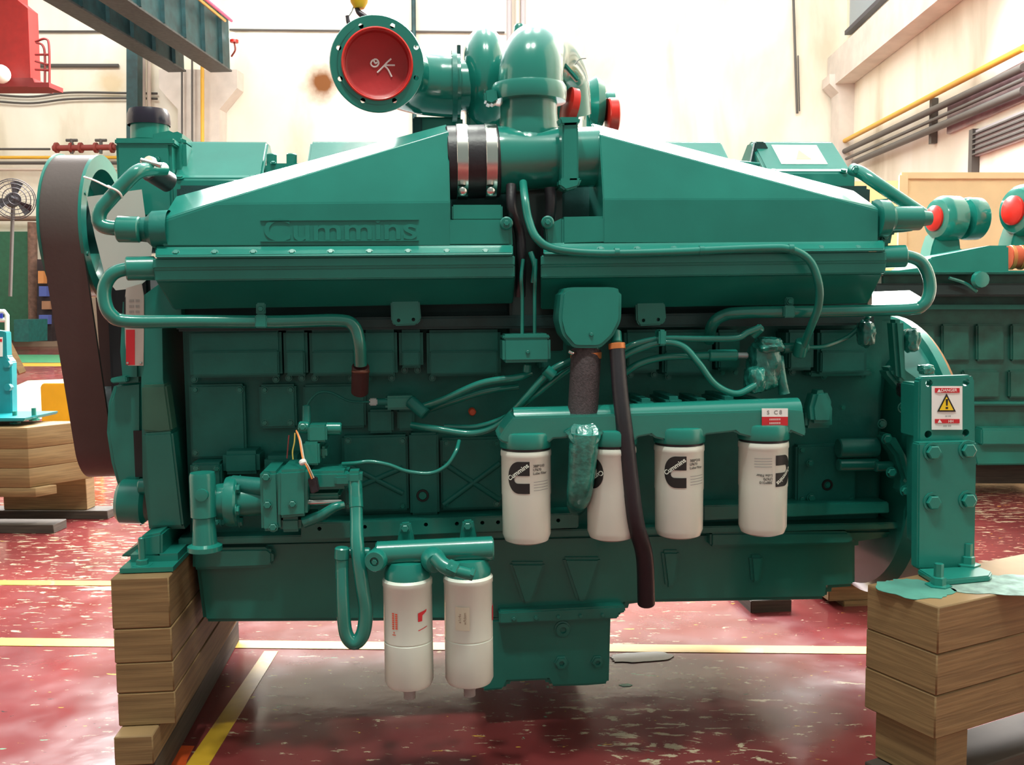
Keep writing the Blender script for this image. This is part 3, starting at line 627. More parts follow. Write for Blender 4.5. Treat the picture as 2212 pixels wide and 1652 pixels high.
o = prism('joint_flange', [(1216, 258), (1248, 258), (1250, 300), (1250, 392), (1246, 398), (1214, 398), (1214, 300)], 2.46, .23, GREEN, tee, .005)
for a_ in ([(1206, 252), (1255, 252), (1252, 268), (1212, 270)], [(1208, 385), (1258, 384), (1250, 404), (1222, 412), (1208, 402)]): prism('flange_ear', a_, 2.455, .05, GREEN, o, .005)
band_ = lathe('band_clamp', P(1143, 213, 2.60), (0, 0, 1), [(m_(60, 2.6), -.012), (m_(78, 2.6), -.01), (m_(80, 2.6), 0), (m_(80, 2.6), .026), (m_(77, 2.6), .034), (m_(68, 2.6), .036)], GPIPE, E, 48)
prism('clamp_lug', [(1046, 196), (1072, 190), (1076, 218), (1062, 226), (1048, 220)], 2.545, .05, GREEN, band_, .005)
bm = bmesh.new(); pa = [P(1146, 205, 2.60), P(1147, 165, 2.60), P(1150, 138, 2.615), P(1156, 122, 2.66), P(1164, 118, 2.73), P(1178, 124, 2.82), P(1194, 140, 2.90), P(1208, 165, 2.97), P(1216, 200, 3.0), P(1220, 250, 3.02)]
sweep_bm(bm, catmull(pa, 6), lambda q: m_(69-3*q, 2.6), 36); link('charge_air_elbow', bm, GPIPE, E, ang=50)
prism('elbow_name_pad', [(1206, 130), (1216, 128), (1252, 168), (1248, 178)], 2.66, .02, GPIPE, E, .004)
tube('thin_wire', [(1242, 140, 2.75), (1252, 128, 2.75), (1266, 126, 2.75)], 1.2, mat('grey_wire', (.3, .3, .3), .5), E, seg=6)
lathe('elbow_plug', P(1122, 62, 2.72), (0, 0, 1), [(m_(13, 2.7), -.03), (m_(12, 2.7), .005), (m_(8, 2.7), .012), (0, .013)], GREEN, E, 16)
# ------------------------------------------------ turbocharger, left
c = P(1046, 175, 2.98)
tur = lathe('turbocharger', c-V((.062, 0, 0)), (1, 0, 0), [(0, 0), (.09, .0), (.125, .012), (.150, .038), (.155, .062), (.150, .088), (.125, .112), (.09, .124), (0, .124)], GPIPE, E, 44)
box('turbo_foot', 1008, 215, 1090, 300, 2.93, .12, GREEN, tur, .01)
lathe('turbo_neck', P(985, 186, 2.93), (1, 0, 0), [(m_(66, 2.9), 0), (m_(66, 2.9), .012), (m_(52, 2.9), .014), (m_(52, 2.9), .04), (.06, .05)], GPIPE, tur, 36)
lathe('pipe_flange', P(976, 186, 2.90), (1, 0, 0), [(m_(62, 2.9), 0), (m_(73, 2.9), 0), (m_(73, 2.9), .014), (m_(60, 2.9), .014)], GCAST, tur, 36)
tube('lifting_pin', [(991, 98, 2.95), (991, 128, 2.95)], 4, GDARK, tur)
box('turbo_bracket', 895, 252, 1000, 292, 2.95, .1, GREEN, tur, .006); box('turbo_bracket', 892, 252, 912, 300, 2.92, .05, GDARK, tur, .004)
# exhaust elbow with flange and red cap
fdir = (V((0, -1, 0))+V((.10, 0, -.10))).normalized()
fc = P(815, 138, 2.62)
pa = [fc-fdir*.0, fc-fdir*.05, P(826, 142, 2.74), P(852, 158, 2.84), P(890, 176, 2.90), P(940, 184, 2.92), P(984, 187, 2.92)]
bm = bmesh.new(); sweep_bm(bm, catmull(pa, 6), lambda q: m_(80-12*min(1, q*1.5), 2.75)*.99, 40, caps=False); elb = link('exhaust_elbow', bm, GPIPE, E, ang=50)
flg = lathe('outlet_flange', fc-fdir*.016, fdir, [(m_(72, 2.62), 0), (m_(97.5, 2.62), 0), (m_(98.5, 2.62), .003), (m_(98.5, 2.62), .013), (m_(97, 2.62), .016), (m_(73, 2.62), .016), (m_(72, 2.62), 0)], GPIPE, elb, 64)
ax_, fu, fv = frame_of(fdir)
hp = []
for hx, hy in [(848, 56), (732, 103), (735, 170), (784, 217), (852, 217), (899, 168), (899, 102), (780, 56)]:
    d = ray(hx, hy); tt = (fc-CP).dot(fdir)/d.dot(fdir); hp.append((CP+d*tt, fdir, m_(5.2, 2.62)))
drill(flg, hp)
cap = lathe('red_cap', fc, fdir, [(m_(74, 2.62), .002), (m_(74, 2.62), .006), (m_(70, 2.62), .007), (m_(67, 2.62), .004), (m_(65, 2.62), -.018), (m_(60, 2.62), -.022), (0, -.022)], REDCAP, elb, 56)
lathe('cap_rim', fc, fdir, [(m_(74.5, 2.62), 0), (m_(74.5, 2.62), .006), (m_(72, 2.62), .009), (m_(69, 2.62), .006), (m_(67.5, 2.62), -.004)], RED, cap, 56)
bm = bmesh.new()
def chalk(pts, rp=1.9):
    q = []
    for x, y in pts:
        d = ray(x, y); tt = (fc-fdir*.0215-CP).dot(fdir)/d.dot(fdir); q.append(CP+d*tt)
    sweep_bm(bm, catmull(q, 5), m_(rp, 2.62), 6)
chalk([(812, 128), (804, 131), (801, 138), (806, 144), (814, 143), (818, 136), (814, 129), (808, 128)])
chalk([(807, 131), (811, 137), (815, 134)])
chalk([(845, 127), (836, 135), (826, 146), (815, 157)]); chalk([(853, 141), (842, 141), (830, 141)]); chalk([(831, 143), (838, 150), (846, 166)])
link('chalk_marks', bm, CHALK, cap)
# far side turbo seen right of the elbow
c = P(1284, 225, 3.25)
tf = lathe('turbocharger', c-V((.035, 0, 0)), (1, 0, 0), [(0, 0), (.05, 0), (.075, .01), (.09, .035), (.075, .06), (.05, .07), (.04, .07), (.04, .10), (0, .10)], GPIPE, E, 36)
box('turbo_foot', 1268, 225, 1302, 300, 3.2, .1, GREEN, tf, .01)
lathe('red_cap', P(1312, 250, 3.2), (1, 0, 0), [(0, 0), (.055, 0), (.058, .004), (.058, .03), (.05, .034), (0, .034)], RED, tf, 28)
lathe('red_cap', P(1222, 228, 2.86), (1, .2, -.2), [(0, -.01), (.05, 0), (.055, .004), (.055, .025), (0, .028)], RED, E, 28)
# ------------------------------------------------ rocker covers (near bank leans to the camera)
def rocker(xb0, xb1, yb, yt, label_=False, side=0):
    z0 = P((xb0+xb1)/2, yb, 2.76).z; z1 = P((xb0+xb1)/2, yt, 2.90).z; X0 = P(xb0, yb, 2.76).x; X1 = P(xb1, yb, 2.76).x
    bm = bmesh.new(); t_ = .02
    prof = [(2.74, z0-.10), (2.74, z0), (2.765, z0+.006), (2.895, z1), (2.93, z1), (3.0, z1-.05), (3.0, z0-.10)]
    poly_ext(bm, [V((X0, y, z)) for y, z in prof], V((X1-X0, 0, 0))); bmesh.ops.recalc_face_normals(bm, faces=bm.faces); bevel(bm, .007, 3)
    o = link('rocker_cover', bm, GREEN, E, wn=True)
    nrm = V((0, -(z1-z0), .14)).normalized()
    for x in (xb0+16, xb1-20): bolt(x, yb-2, 2.745, 7, (0, -.5, .86), o)
    return o, z0, z1, X0, X1
rocker(372, 566, 386, 306); rocker(660, 862, 372, 306); rocker(1385, 1590, 372, 306)
o, z0, z1, X0, X1 = rocker(1655, 1842, 372, 306)
def onrock(fx, fz, off=.0012):
    nrm = V((0, -(z1-z0-.006), .13)).normalized(); return V((X0+(X1-X0)*fx, 2.765+.13*fz, z0+.006+(z1-z0-.006)*fz))+nrm*off
bm = bmesh.new(); poly_ext(bm, [onrock(.22, .2), onrock(.76, .2), onrock(.76, .86), onrock(.22, .86)], V((0, .001, -.001))); lb = link('warning_sticker', bm, WLAB, o)
bm = bmesh.new(); poly_ext(bm, [onrock(.42, .36, .002), onrock(.60, .36, .002), onrock(.51, .68, .002)], V((0, .0005, -.0005))); link('warning_triangle', bm, mat('pale_yellow_print', (.85, .70, .30), .5), lb)
o = box('fuel_rail_block', 572, 352, 660, 392, 2.80, .12, GREEN, E, .006)
for x in (587, 630): cyl('rail_knob', P(x, 358, 2.84), P(x, 332, 2.84), m_(11, 2.8), GREEN, o, 12)
bolt(590, 352, 2.80, 5, (0, -.5, .86), o)
o = tube('fuel_line', [(1582, 350, 2.8), (1600, 352, 2.8), (1640, 356, 2.8)], 5, GREEN, E); cyl('line_nut', P(1580, 350, 2.8), P(1590, 351, 2.8), m_(7, 2.8), GDARK, o, 8)
prism('rocker_end_plate', [(1618, 372), (1632, 306), (1652, 306), (1690, 372)], 2.86, .02, GDARK, E, .003)
box('rocker_base', 1655, 372, 1846, 412, 2.75, .2, GREEN, E, .01); box('rocker_base', 372, 388, 700, 430, 2.75, .2, GREEN, E, .01)
# ------------------------------------------------ thermostat housing and filler, left
th_ = box('thermostat_housing', 252, 306, 372, 470, 2.74, .22, GREEN, E, .008)
box('housing_lid', 247, 298, 376, 312, 2.735, .24, GREEN, th_, .004)
box('housing_shoulder', 330, 300, 402, 420, 2.79, .2, GREEN, th_, .012)
prism('housing_rib', [(320, 290), (372, 278), (400, 292), (400, 316), (320, 316)], 2.80, .14, GREEN, th_, .012)
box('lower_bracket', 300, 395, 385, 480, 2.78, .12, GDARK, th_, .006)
fn = cyl('filler_neck', P(324, 306, 2.86), P(324, 268, 2.86), m_(38, 2.86), GREEN, E, 32)
lathe('filler_cap', P(322, 272, 2.86), (0, 0, 1), [(m_(42, 2.86), 0), (m_(43, 2.86), .008), (m_(42, 2.86), .03), (m_(38, 2.86), .044), (m_(25, 2.86), .047), (0, .046)], mat('black_purple_plastic', (.02, .014, .028), .25), fn, 40)
bolt(340, 345, 2.74, 7, (0, -1, 0), th_)
# ------------------------------------------------ fan pulley and wide belt
def loop_belt(c1, r1, c2, r2, n=28):
    d = c2-c1; L = d.length; base = math.atan2(d.y, d.x); al = math.acos((r1-r2)/L); out = []
    for i in range(n+1):
        q = base+al+(2*PI-2*al)*i/n; out.append((c1.x+r1*math.cos(q), c1.y+r1*math.sin(q)))
    for i in range(n+1):
        q = base-al+2*al*i/n; out.append((c2.x+r2*math.cos(q), c2.y+r2*math.sin(q)))
    return out
XL = P(92, 495, 2.76).x; XR = P(180, 495, 2.76).x
c1 = V((2.95, P(150, 496, 2.95).z)); c2 = V((3.06, P(190, 935, 3.06).z+.01)); R1 = .212; R2 = .145
outer = loop_belt(c1, R1, c2, R2); inner = loop_belt(c1, R1-.012, c2, R2-.012)
bm = bmesh.new(); vs = [[bm.verts.new((x, a, b)) for a, b in ring] for ring, x in ((outer, XL), (outer, XR), (inner, XR), (inner, XL))]
N = len(outer)
for k in range(4):
    A = vs[k]; B = vs[(k+1) % 4]
    for i in range(N): bm.faces.new((A[i], A[(i+1) % N], B[(i+1) % N], B[i]))
link('drive_belt', bm, BELT, E, ang=40)
pl = lathe('fan_pulley', V((XL-.006, c1.x, c1.y)), (1, 0, 0), [(0, .03), (.05, .03), (.06, .05), (.17, .05), (.185, .02), (.185, 0), (R1+.004, 0), (R1+.004, .006), (R1-.014, .008), (R1-.014, XR-XL-.004), (R1+.001, XR-XL), (R1+.001, XR-XL+.009), (.172, XR-XL+.009), (.168, XR-XL-.03), (.15, XR-XL-.055), (0, XR-XL-.055)], GREEN, E, 64)
for i in range(3):
    q = i*.9+PI*.85; bm = bmesh.new(); hexbolt_bm(bm, V((0, 0, 0)), (1, 0, 0), .007); link('pulley_bolt', bm, GREEN, pl, loc=V((XR+.0, c1.x+.19*math.cos(q)*1.0, c1.y+.19*math.sin(q))))
cyl('fan_shaft', V((XR-.06, c1.x, c1.y)), V((XR+.22, c1.x, c1.y)), .07, GDARK, pl, 24)
lathe('crank_pulley', V((XL, c2.x, c2.y)), (1, 0, 0), [(0, .02), (.10, .02), (R2-.012, 0), (R2-.012, XR-XL), (.10, XR-XL), (.09, XR-XL-.04), (0, XR-XL-.04)], GDARK, E, 48)
box('belt_gap_shade', 236, 560, 330, 1020, 2.90, .3, mat('belt_gap_black', (.010, .012, .016), .6), E, .01)  # black box paints the shade between the belt and the gear cover
tag(prism('yellow_marker', rr(192, 713, 198, 740), 2.80, .004, YEL, E, 0), '', '') if False else prism('yellow_marker', rr(192, 713, 198, 740), 2.85, .004, YEL, E, 0)
# card and tie
tag(prism('paper_card', [(187, 425), (306, 409), (314, 470), (330, 520), (322, 600), (296, 622), (250, 627), (228, 600), (205, 510)], 2.695, .0015, PAPER, None, 0), 'blank grey white card tucked behind the green coolant hoses at left', 'card')
t = thing('cable_tie', 'white cable tie around the upper left coolant hose', 'cable tie', P(250, 405, 2.45))
WT = mat('white_nylon', (.85, .84, .80), .4)
tube('tie_tail', [(181, 382, 2.50), (205, 390, 2.47), (236, 405, 2.43)], 1.9, WT, t, seg=6)
tube('tie_loop', [(236, 405, 2.43), (248, 409, 2.425), (258, 416, 2.43), (263, 424, 2.44), (262, 426, 2.47), (250, 414, 2.485), (238, 404, 2.475), (233, 402, 2.45), (236, 405, 2.43)], 2.4, WT, t, seg=6)
# ------------------------------------------------ coolant hoses left
h1 = tube('coolant_hose', [(352, 366, 2.56), (322, 366, 2.50), (296, 372, 2.46), (268, 398, 2.45), (238, 430, 2.45), (216, 458, 2.45), (216, 482, 2.45), (236, 492, 2.45), (268, 493, 2.46)], 15, GPIPE, E, seg=20)
bmh = cyl('hose_boot', P(322, 368, 2.54), P(366, 395, 2.60), m_(22, 2.5), RUBBER, h1); cyl('hose_clamp', P(316, 358, 2.51), P(326, 362, 2.52), m_(22, 2.5), STEEL, h1, 24, .001)
tube('clamp_screw', [(304, 346, 2.49), (348, 358, 2.49)], 5, STEEL, h1, seg=8)
cyl('hose_coupling', P(254, 495, 2.46), P(303, 496, 2.46), m_(27, 2.46), GREEN, E); lathe('housing_inlet', P(300, 496, 2.48), (1, 0, 0), [(m_(24, 2.5), 0), (m_(26, 2.5), .02), (m_(38, 2.5), .035), (m_(40, 2.5), .075)], GCAST, E)
prism('inlet_flange', [(322, 462), (345, 455), (352, 460), (352, 530), (326, 535)], 2.46, .08, GREEN, E)
h2 = tube('coolant_hose', [(330, 578, 2.46), (280, 580, 2.45), (246, 590, 2.44), (228, 615, 2.44), (226, 648, 2.44), (240, 680, 2.44), (278, 694, 2.45), (420, 694, 2.47), (600, 695, 2.49), (730, 692, 2.5), (764, 704, 2.5), (776, 740, 2.5), (779, 788, 2.52)], 14, GPIPE, E, seg=20)
cyl('hose_coupling', P(272, 580, 2.455), P(336, 579, 2.47), m_(25, 2.46), GREEN, E)
for x in (780,): 
    o = cyl('hose_boot', P(779, 790, 2.53), P(777, 848, 2.58), m_(19, 2.5), mat('dark_red_rubber', (.06, .018, .018), .5), h2); cyl('hose_clamp', P(779, 798, 2.53), P(779, 806, 2.53), m_(20, 2.5), mat('rusty_clamp', (.16, .06, .04), .4, metal=.4), h2)
def clip(x, y0, y1, Y, w=13, tail=26):
    o = prism('pipe_clip', rr(x-w, y0, x+w, y1), Y-.024, .012, GREEN, E, .003); prism('clip_tail', rr(x-w*.8, y0-tail, x+w*.8, y0), Y+.01, .012, GREEN, o, .003); bolt(x, y0-tail*.5, Y+.008, 6, (0, -1, 0), o)
clip(563, 680, 708, 2.49)
# ------------------------------------------------ hoses right
h3 = tube('coolant_hose', [(1842, 366, 2.62), (1862, 374, 2.58), (1900, 400, 2.54), (1995, 464, 2.50)], 14, GPIPE, E, seg=20)
tube('hose_crease', [(1866, 368, 2.57), (1985, 450, 2.495)], 3, GPIPE, h3); bolt(1848, 368, 2.58, 8, (0, -1, 0), h3)
lathe('housing_outlet', P(1892, 472, 2.48), (1, 0, 0), [(0, 0), (m_(42, 2.5), 0), (m_(40, 2.5), .03), (m_(27, 2.5), .045), (m_(26, 2.5), .12), (m_(18, 2.5), .125), (m_(15, 2.5), .15), (0, .151)], GREEN, E)
prism('outlet_body', [(1898, 430), (1925, 428), (1932, 455), (1980, 470), (1978, 498), (1930, 502), (1925, 530), (1900, 532)], 2.50, .06, GREEN, E, .006)
bolt(1912, 512, 2.50, 6, (0, -1, 0), E)
h4 = tube('coolant_hose', [(1900, 552, 2.46), (1955, 553, 2.45), (1988, 565, 2.45), (2005, 595, 2.45), (2008, 630, 2.45), (1994, 658, 2.45), (1960, 668, 2.46), (1800, 672, 2.49), (1610, 675, 2.51), (1562, 682, 2.53), (1538, 702, 2.55), (1532, 735, 2.60)], 13.5, GPIPE, E, seg=20)
cyl('hose_coupling', P(1898, 555, 2.47), P(1957, 553, 2.455), m_(25, 2.46), GREEN, E); clip(1706, 660, 686, 2.50, 12, 18)
h5 = tube('vent_hose', [(1130, 395, 2.50), (1134, 430, 2.44), (1142, 475, 2.42), (1160, 515, 2.40), (1200, 538, 2.395), (1300, 547, 2.39), (1450, 544, 2.39), (1640, 536, 2.39), (1705, 538, 2.39), (1748, 562, 2.395), (1768, 610, 2.40), (1768, 660, 2.42), (1752, 705, 2.45), (1735, 748, 2.50)], 9, GREEN, E, seg=16)
for x, y in ((1332, 545), (1515, 541), (1708, 537)): tube('hose_band', [(x-5, y, 2.39), (x+5, y, 2.39)], 10.5, GREEN, h5)
cyl('hose_fitting', P(1733, 735, 2.50), P(1726, 768, 2.52), m_(15, 2.5), GREEN, h5)
# ------------------------------------------------ small hoses across the block
def hs(name, pts, r, m=GPIPE): return tube(name, pts, r, m, E, seg=12)
hs('oil_hose', [(1145, 806, 2.50), (1118, 815, 2.48), (1040, 828, 2.50), (960, 862, 2.55), (905, 880, 2.60)], 8)
hs('oil_hose', [(1120, 835, 2.55), (1050, 845, 2.55), (985, 865, 2.58), (925, 885, 2.62)], 7)
ho = hs('oil_hose', [(1235, 778, 2.46), (1185, 805, 2.46), (1130, 865, 2.48), (1080, 915, 2.52), (1020, 936, 2.54), (940, 926, 2.56), (890, 918, 2.60)], 8)
hs('oil_hose', [(1240, 790, 2.48), (1200, 818, 2.48), (1150, 858, 2.49), (1095, 900, 2.53), (1030, 922, 2.56), (960, 922, 2.58)], 7)
tube('hose_band', [(1178, 798, 2.455), (1196, 812, 2.455)], 13, GREEN, ho)
cyl('hose_fitting', P(1140, 786, 2.49), P(1138, 806, 2.49), m_(9, 2.5), GREEN, ho)
hs('fuel_hose', [(1335, 762, 2.48), (1370, 744, 2.47), (1430, 732, 2.47), (1520, 732, 2.47), (1590, 730, 2.46), (1615, 718, 2.46), (1645, 706, 2.46)], 7)
h6 = hs('fuel_hose', [(1335, 776, 2.48), (1375, 756, 2.47), (1430, 740, 2.46), (1475, 748, 2.45), (1510, 785, 2.44), (1545, 830, 2.44), (1590, 850, 2.44), (1632, 832, 2.45)], 7.5)
prism('hose_clip', rr(1424, 712, 1440, 746), 2.43, .05, GREEN, h6, .004)
hs('fuel_hose', [(1345, 808, 2.50), (1380, 786, 2.49), (1430, 772, 2.49), (1500, 768, 2.49)], 8)
o = cyl('inline_strainer', P(1530, 768, 2.49), P(1592, 767, 2.49), m_(13, 2.49), GREEN, E); cyl('strainer_end', P(1490, 770, 2.49), P(1532, 768, 2.49), m_(9, 2.49), GREEN, o); cyl('strainer_end', P(1590, 768, 2.49), P(1616, 768, 2.49), m_(7, 2.49), mat('dull_metal', (.3, .33, .34), .35, metal=.7), o)
hs('wire_loom', [(1735, 750, 2.55), (1780, 748, 2.56), (1830, 728, 2.58), (1862, 700, 2.58), (1878, 682, 2.56)], 5)
hs('wire_loom', [(660, 920, 2.58), (662, 880, 2.60), (685, 850, 2.60), (715, 848, 2.60), (755, 866, 2.60), (800, 868, 2.60)], 2.5, GCAST)
o = box('wire_connector', 797, 861, 815, 876, 2.595, .02, mat('pale_grey_connector', (.45, .50, .50), .5), E, .003); box('sensor_body', 832, 855, 895, 885, 2.60, .08, GREEN, E, .006); cyl('sensor_neck', P(812, 868, 2.61), P(840, 868, 2.61), m_(8, 2.6), GCAST, o)
cyl('pressure_fitting', P(885, 865, 2.60), P(920, 895, 2.58), m_(14, 2.6), GCAST, E)
lathe('orange_plug', P(1020, 889, 2.69), (0, -1, 0), [(m_(8, 2.7), -.02), (m_(8, 2.7), .012), (m_(6, 2.7), .016), (0, .016)], mat('orange_plastic', (.70, .10, .04), .5), E, 16)
hs('fuel_line', [(740, 1002, 2.52), (770, 1000, 2.50), (800, 997, 2.50), (840, 1004, 2.50), (880, 1018, 2.50), (930, 1022, 2.50), (965, 1005, 2.50), (985, 975, 2.51), (992, 952, 2.54)], 4.5)
#%%FILTERS
# ------------------------------------------------ lube filter head and four lube filters
hd = bmesh.new()
A = P(1082, 925, 2.40); B = P(1742, 902, 2.40)
head = tube('lube_filter_head', [(1108, 912, 2.40), (1250, 908, 2.40), (1500, 898, 2.40), (1722, 890, 2.40)], 33, GPIPE, E, seg=28)
sk = [(1090, 925), (1110, 900), (1700, 885), (1736, 888), (1742, 938), (1738, 944)]
for cx, yb in ((1649, 946), (1467, 953), (1320, 958), (1136, 962)):
    for q in range(7):
        a_ = q*PI/6; sk.append((cx+60*math.cos(a_), yb-14+14*math.sin(a_)))
skb = bmesh.new(); poly_ext(skb, [P(x, y, 2.335) for x, y in sk], V((0, .13, 0))); bmesh.ops.recalc_face_normals(skb, faces=skb.faces); bevel(skb, .006, 2, 40); link('head_skirt', skb, GPIPE, head, wn=True)
LF = []
def lubef(px, ytop, ybot, Y=2.38, r=.0625):
    top = P(px, ytop, Y); L = top.z-P(px, ybot-8, Y-.05).z
    o = lathe('lube_filter', V((0, 0, 0)), (0, 0, -1), [(0, -.012), (r*.86, -.012), (r*.88, .0), (r, .002), (r+.001, .008), (r+.001, .016), (r-.0005, .019), (r-.0005, L*.47), (r-.0015, L*.49), (r-.002, L*.9), (r-.008, L*.965), (r-.022, L*.99), (r*.4, L), (0, L)], WHITE, E, 56, loc=top)
    lathe('seal_ring', V((0, 0, .0)), (0, 0, -1), [(r*.8, -.014), (r*.97, -.012), (r*.97, .001), (r*.8, .001)], RUBBER, o, 40, loc=top)
    lathe('head_cup', V((0, 0, 0)), (0, 0, 1), [(r*.9, .004), (r*1.03, .005), (r*1.05, .010), (r*1.05, .036), (r*1.01, .042), (r*.9, .044), (0, .044)], GREEN, o, 48, loc=top)
    LF.append((o, top, r, L)); return o
def wrap(bm, top, r, ang0, zc, rot=0, name='filter_print', m=BLACK, parent=None, off=.0006, flip=False):
    """wrap flat shapes (x right, y up) round a filter; ang0 0 faces the camera side"""
    ca, sa = math.cos(rot), math.sin(rot)
    xform(bm, lambda q: V((q.x*ca-q.y*sa, q.x*sa+q.y*ca, 0)))
    xs = [v.co.x for v in bm.verts]; k = min(xs)
    while k < max(xs):
        bmesh.ops.bisect_plane(bm, geom=bm.verts[:]+bm.edges[:]+bm.faces[:], plane_co=(k, 0, 0), plane_no=(1, 0, 0)); k += .004
    R_ = r+off
    xform(bm, lambda q: V((R_*math.sin(ang0+q.x/r), -R_*math.cos(ang0+q.x/r), zc+q.y)))
    return link(name, bm, m, parent, loc=top)
def logo_c(w, h):
    bm = bmesh.new(); n_ = 36; r = h*.12; xc = -.02*w
    def spans(x):
        t = (x-.04*w)/(.54*w); H = h/2*math.sqrt(max(0, 1-t*t)) if t < 0 else h/2
        if x < xc-r: return [(-H, -h*.06), (-h*.06, H)]
        k_ = r if x > xc else math.sqrt(max(0, r*r-(x-xc)**2)); return [(-H, -h*.06-k_), (-h*.06+k_, H)]
    X_ = [-w*.5+w*i/n_ for i in range(n_+1)]
    for x0, x1 in zip(X_, X_[1:]):
        for (a0, b0), (a1, b1) in zip(spans(x0), spans(x1)):
            a0, b0, a1, b1 = min(a0, b0), max(a0, b0), min(a1, b1), max(a1, b1)
            if b0-a0 < 1e-6: b0 = a0+1e-5
            bm.faces.new([bm.verts.new(v) for v in ((x0, a0, 0), (x1, a1, 0), (x1, b1, 0), (x0, b0, 0))])
    bmesh.ops.remove_doubles(bm, verts=bm.verts, dist=1e-6); return bm
def brand(o, top, r, ang, zc, up=True, tinfo=None):
    rot = 0 if up else PI; w = m_(50, 2.36); h = m_(70, 2.36)
    wrap(logo_c(w, h), top, r, ang, zc, rot, 'filter_logo', BLACK, o)
    q = text_bm('Cummins', .0165, bold=.0004); xform(q, lambda c: V((c.x, c.y, 0)))
    th_ = math.radians(36); ca, sa = math.cos(th_), math.sin(th_); xform(q, lambda c: V((c.x*ca-c.y*sa-.001, c.x*sa+c.y*ca+h*.17, 0)))
    wrap(q, top, r, ang, zc, rot, 'logo_lettering', WHITE, o, off=.0011)
    s = 1 if up else -1
    for txt, dy, sz in (('3889310', .028, .0092), ('LF670', .019, .0092), ('Lube Filter', .010, .0092)):
        q = text_bm(txt, sz, bold=.0001); mn = min(v.co.x for v in q.verts); xform(q, lambda c: V((c.x-mn+w*.66, c.y+dy, 0))); wrap(q, top, r, ang, zc, rot, 'filter_lettering', BLACK, o)
    bms = []
    for i in range(4):
        b = bmesh.new(); y = -.012-.007*i; b.faces.new([b.verts.new(v) for v in ((w*.68, y, 0), (w*1.45, y+.001, 0), (w*1.45, y+.0022, 0), (w*.68, y+.0012, 0))]); bms.append(b)
    wrap(join(bms), top, r, ang, zc, rot, 'filter_small_print', GREYPR, o)
f1 = lubef(1136, 968, 1190); brand(f1, LF[0][1], .0625, -.42, -m_(56, 2.38))
f2 = lubef(1320, 962, 1183); brand(f2, LF[1][1], .0625, -.95, -m_(54, 2.38), False)
f3 = lubef(1467, 957, 1178); brand(f3, LF[2][1], .0625, -.42, -m_(56, 2.38))
f4 = lubef(1649, 950, 1172); brand(f4, LF[3][1], .0625, .62, -m_(62, 2.38), False)
# sticker on the head
st_ = prism('red_white_sticker', rr(1646, 882, 1702, 900), 2.330, .002, WLAB, head, 0); prism('sticker_band', rr(1646, 900, 1702, 919), 2.330, .002, REDPR, st_, 0)
q = text_bm('S   C 8', .014, .0003); c = P(1673, 891, 2.3295); xform(q, lambda v: V((v.x, 0, v.y))+c); link('sticker_print', q, GREYPR, st_)
q = join([xform(text_bm('IIIIIIIIIIIII', .007), lambda v, k=k: V((v.x*1.3, 0, v.y))+P(1674, 906+8*k, 2.3295)) for k in range(2)]); link('sticker_small_print', q, WLAB, st_)
# right end of head: blocks
box('head_end_block', 1742, 885, 1800, 925, 2.56, .16, GREEN, E, .008); prism('end_fitting', [(1752, 880), (1762, 845), (1788, 842), (1802, 875), (1798, 915), (1755, 915)], 2.53, .06, GREEN, E, .01)
for k in range(5): box('casting_fragment', 1380+k*60, 862-(k % 2)*5, 1415+k*60, 880, 2.46, .2, GCAST, E, .01)
# ------------------------------------------------ breather box, hoses, filler
br_ = prism('breather_box', rnd([(1214, 620), (1344, 620), (1343, 692), (1326, 726), (1298, 752), (1240, 752), (1216, 724), (1207, 690)], .22), 2.36, .12, GREEN, E, .012, seg=4)
lathe('breather_stub', P(1268, 752, 2.42), (0, 0, -1), [(m_(30, 2.4), -.02), (m_(28, 2.4), .015)], GREEN, br_); bolt(1277, 722, 2.36, 4, (0, -1, 0), br_)
mh = bmesh.new(); sweep_bm(mh, catmull([P(1266, 756, 2.41), P(1264, 800, 2.40), P(1260, 870, 2.39), P(1256, 925, 2.38)], 8), m_(33, 2.4), 28); mh = link('woven_breather_hose', mh, MESHH, E)
o = cyl('hose_clamp', P(1266, 760, 2.41), P(1266, 774, 2.41), m_(34.5, 2.4), COPPER, mh, 28, .001); cyl('clamp_screw', P(1228, 758, 2.385), P(1240, 764, 2.38), m_(5, 2.4), STEEL, mh)
dh = tube('drain_hose', [(1332, 742, 2.38), (1340, 850, 2.35), (1352, 950, 2.33), (1372, 1120, 2.33), (1392, 1200, 2.36), (1396, 1303, 2.40)], lambda q: 17+3*q, RUBBER, E, seg=20)
cyl('hose_clamp', P(1332, 741, 2.38), P(1333, 754, 2.378), m_(18.5, 2.4), COPPER, dh, 24, .001)
cyl('hose_stub', P(1330, 715, 2.40), P(1332, 742, 2.385), m_(12, 2.4), GREEN, dh)
wf = tube('oil_filler_tube', [(1262, 935, 2.33), (1258, 1000, 2.335), (1252, 1060, 2.35), (1247, 1082, 2.40), (1246, 1092, 2.55)], lambda q: 33-10*q, GWRAP, E, seg=24)
c = P(1262, 936, 2.325); dv_ = (V((0, -.85, .75))).normalized()
bm = bmesh.new(); lathe_bm(bm, c-dv_*.01, dv_, [(m_(34, 2.35), -.01), (m_(36, 2.35), 0), (m_(36, 2.35), .01), (m_(30, 2.35), .018), (m_(20, 2.35), .016), (m_(16, 2.35), .021), (0, .022)], 36); cp = link('filler_cap', bm, GWRAP, wf)
for s in (-1, 1):
    prism('wrap_ear', [(1262+s*28, 925), (1262+s*44, 934), (1262+s*28, 950)], 2.32, .012, GWRAP, cp, .003)
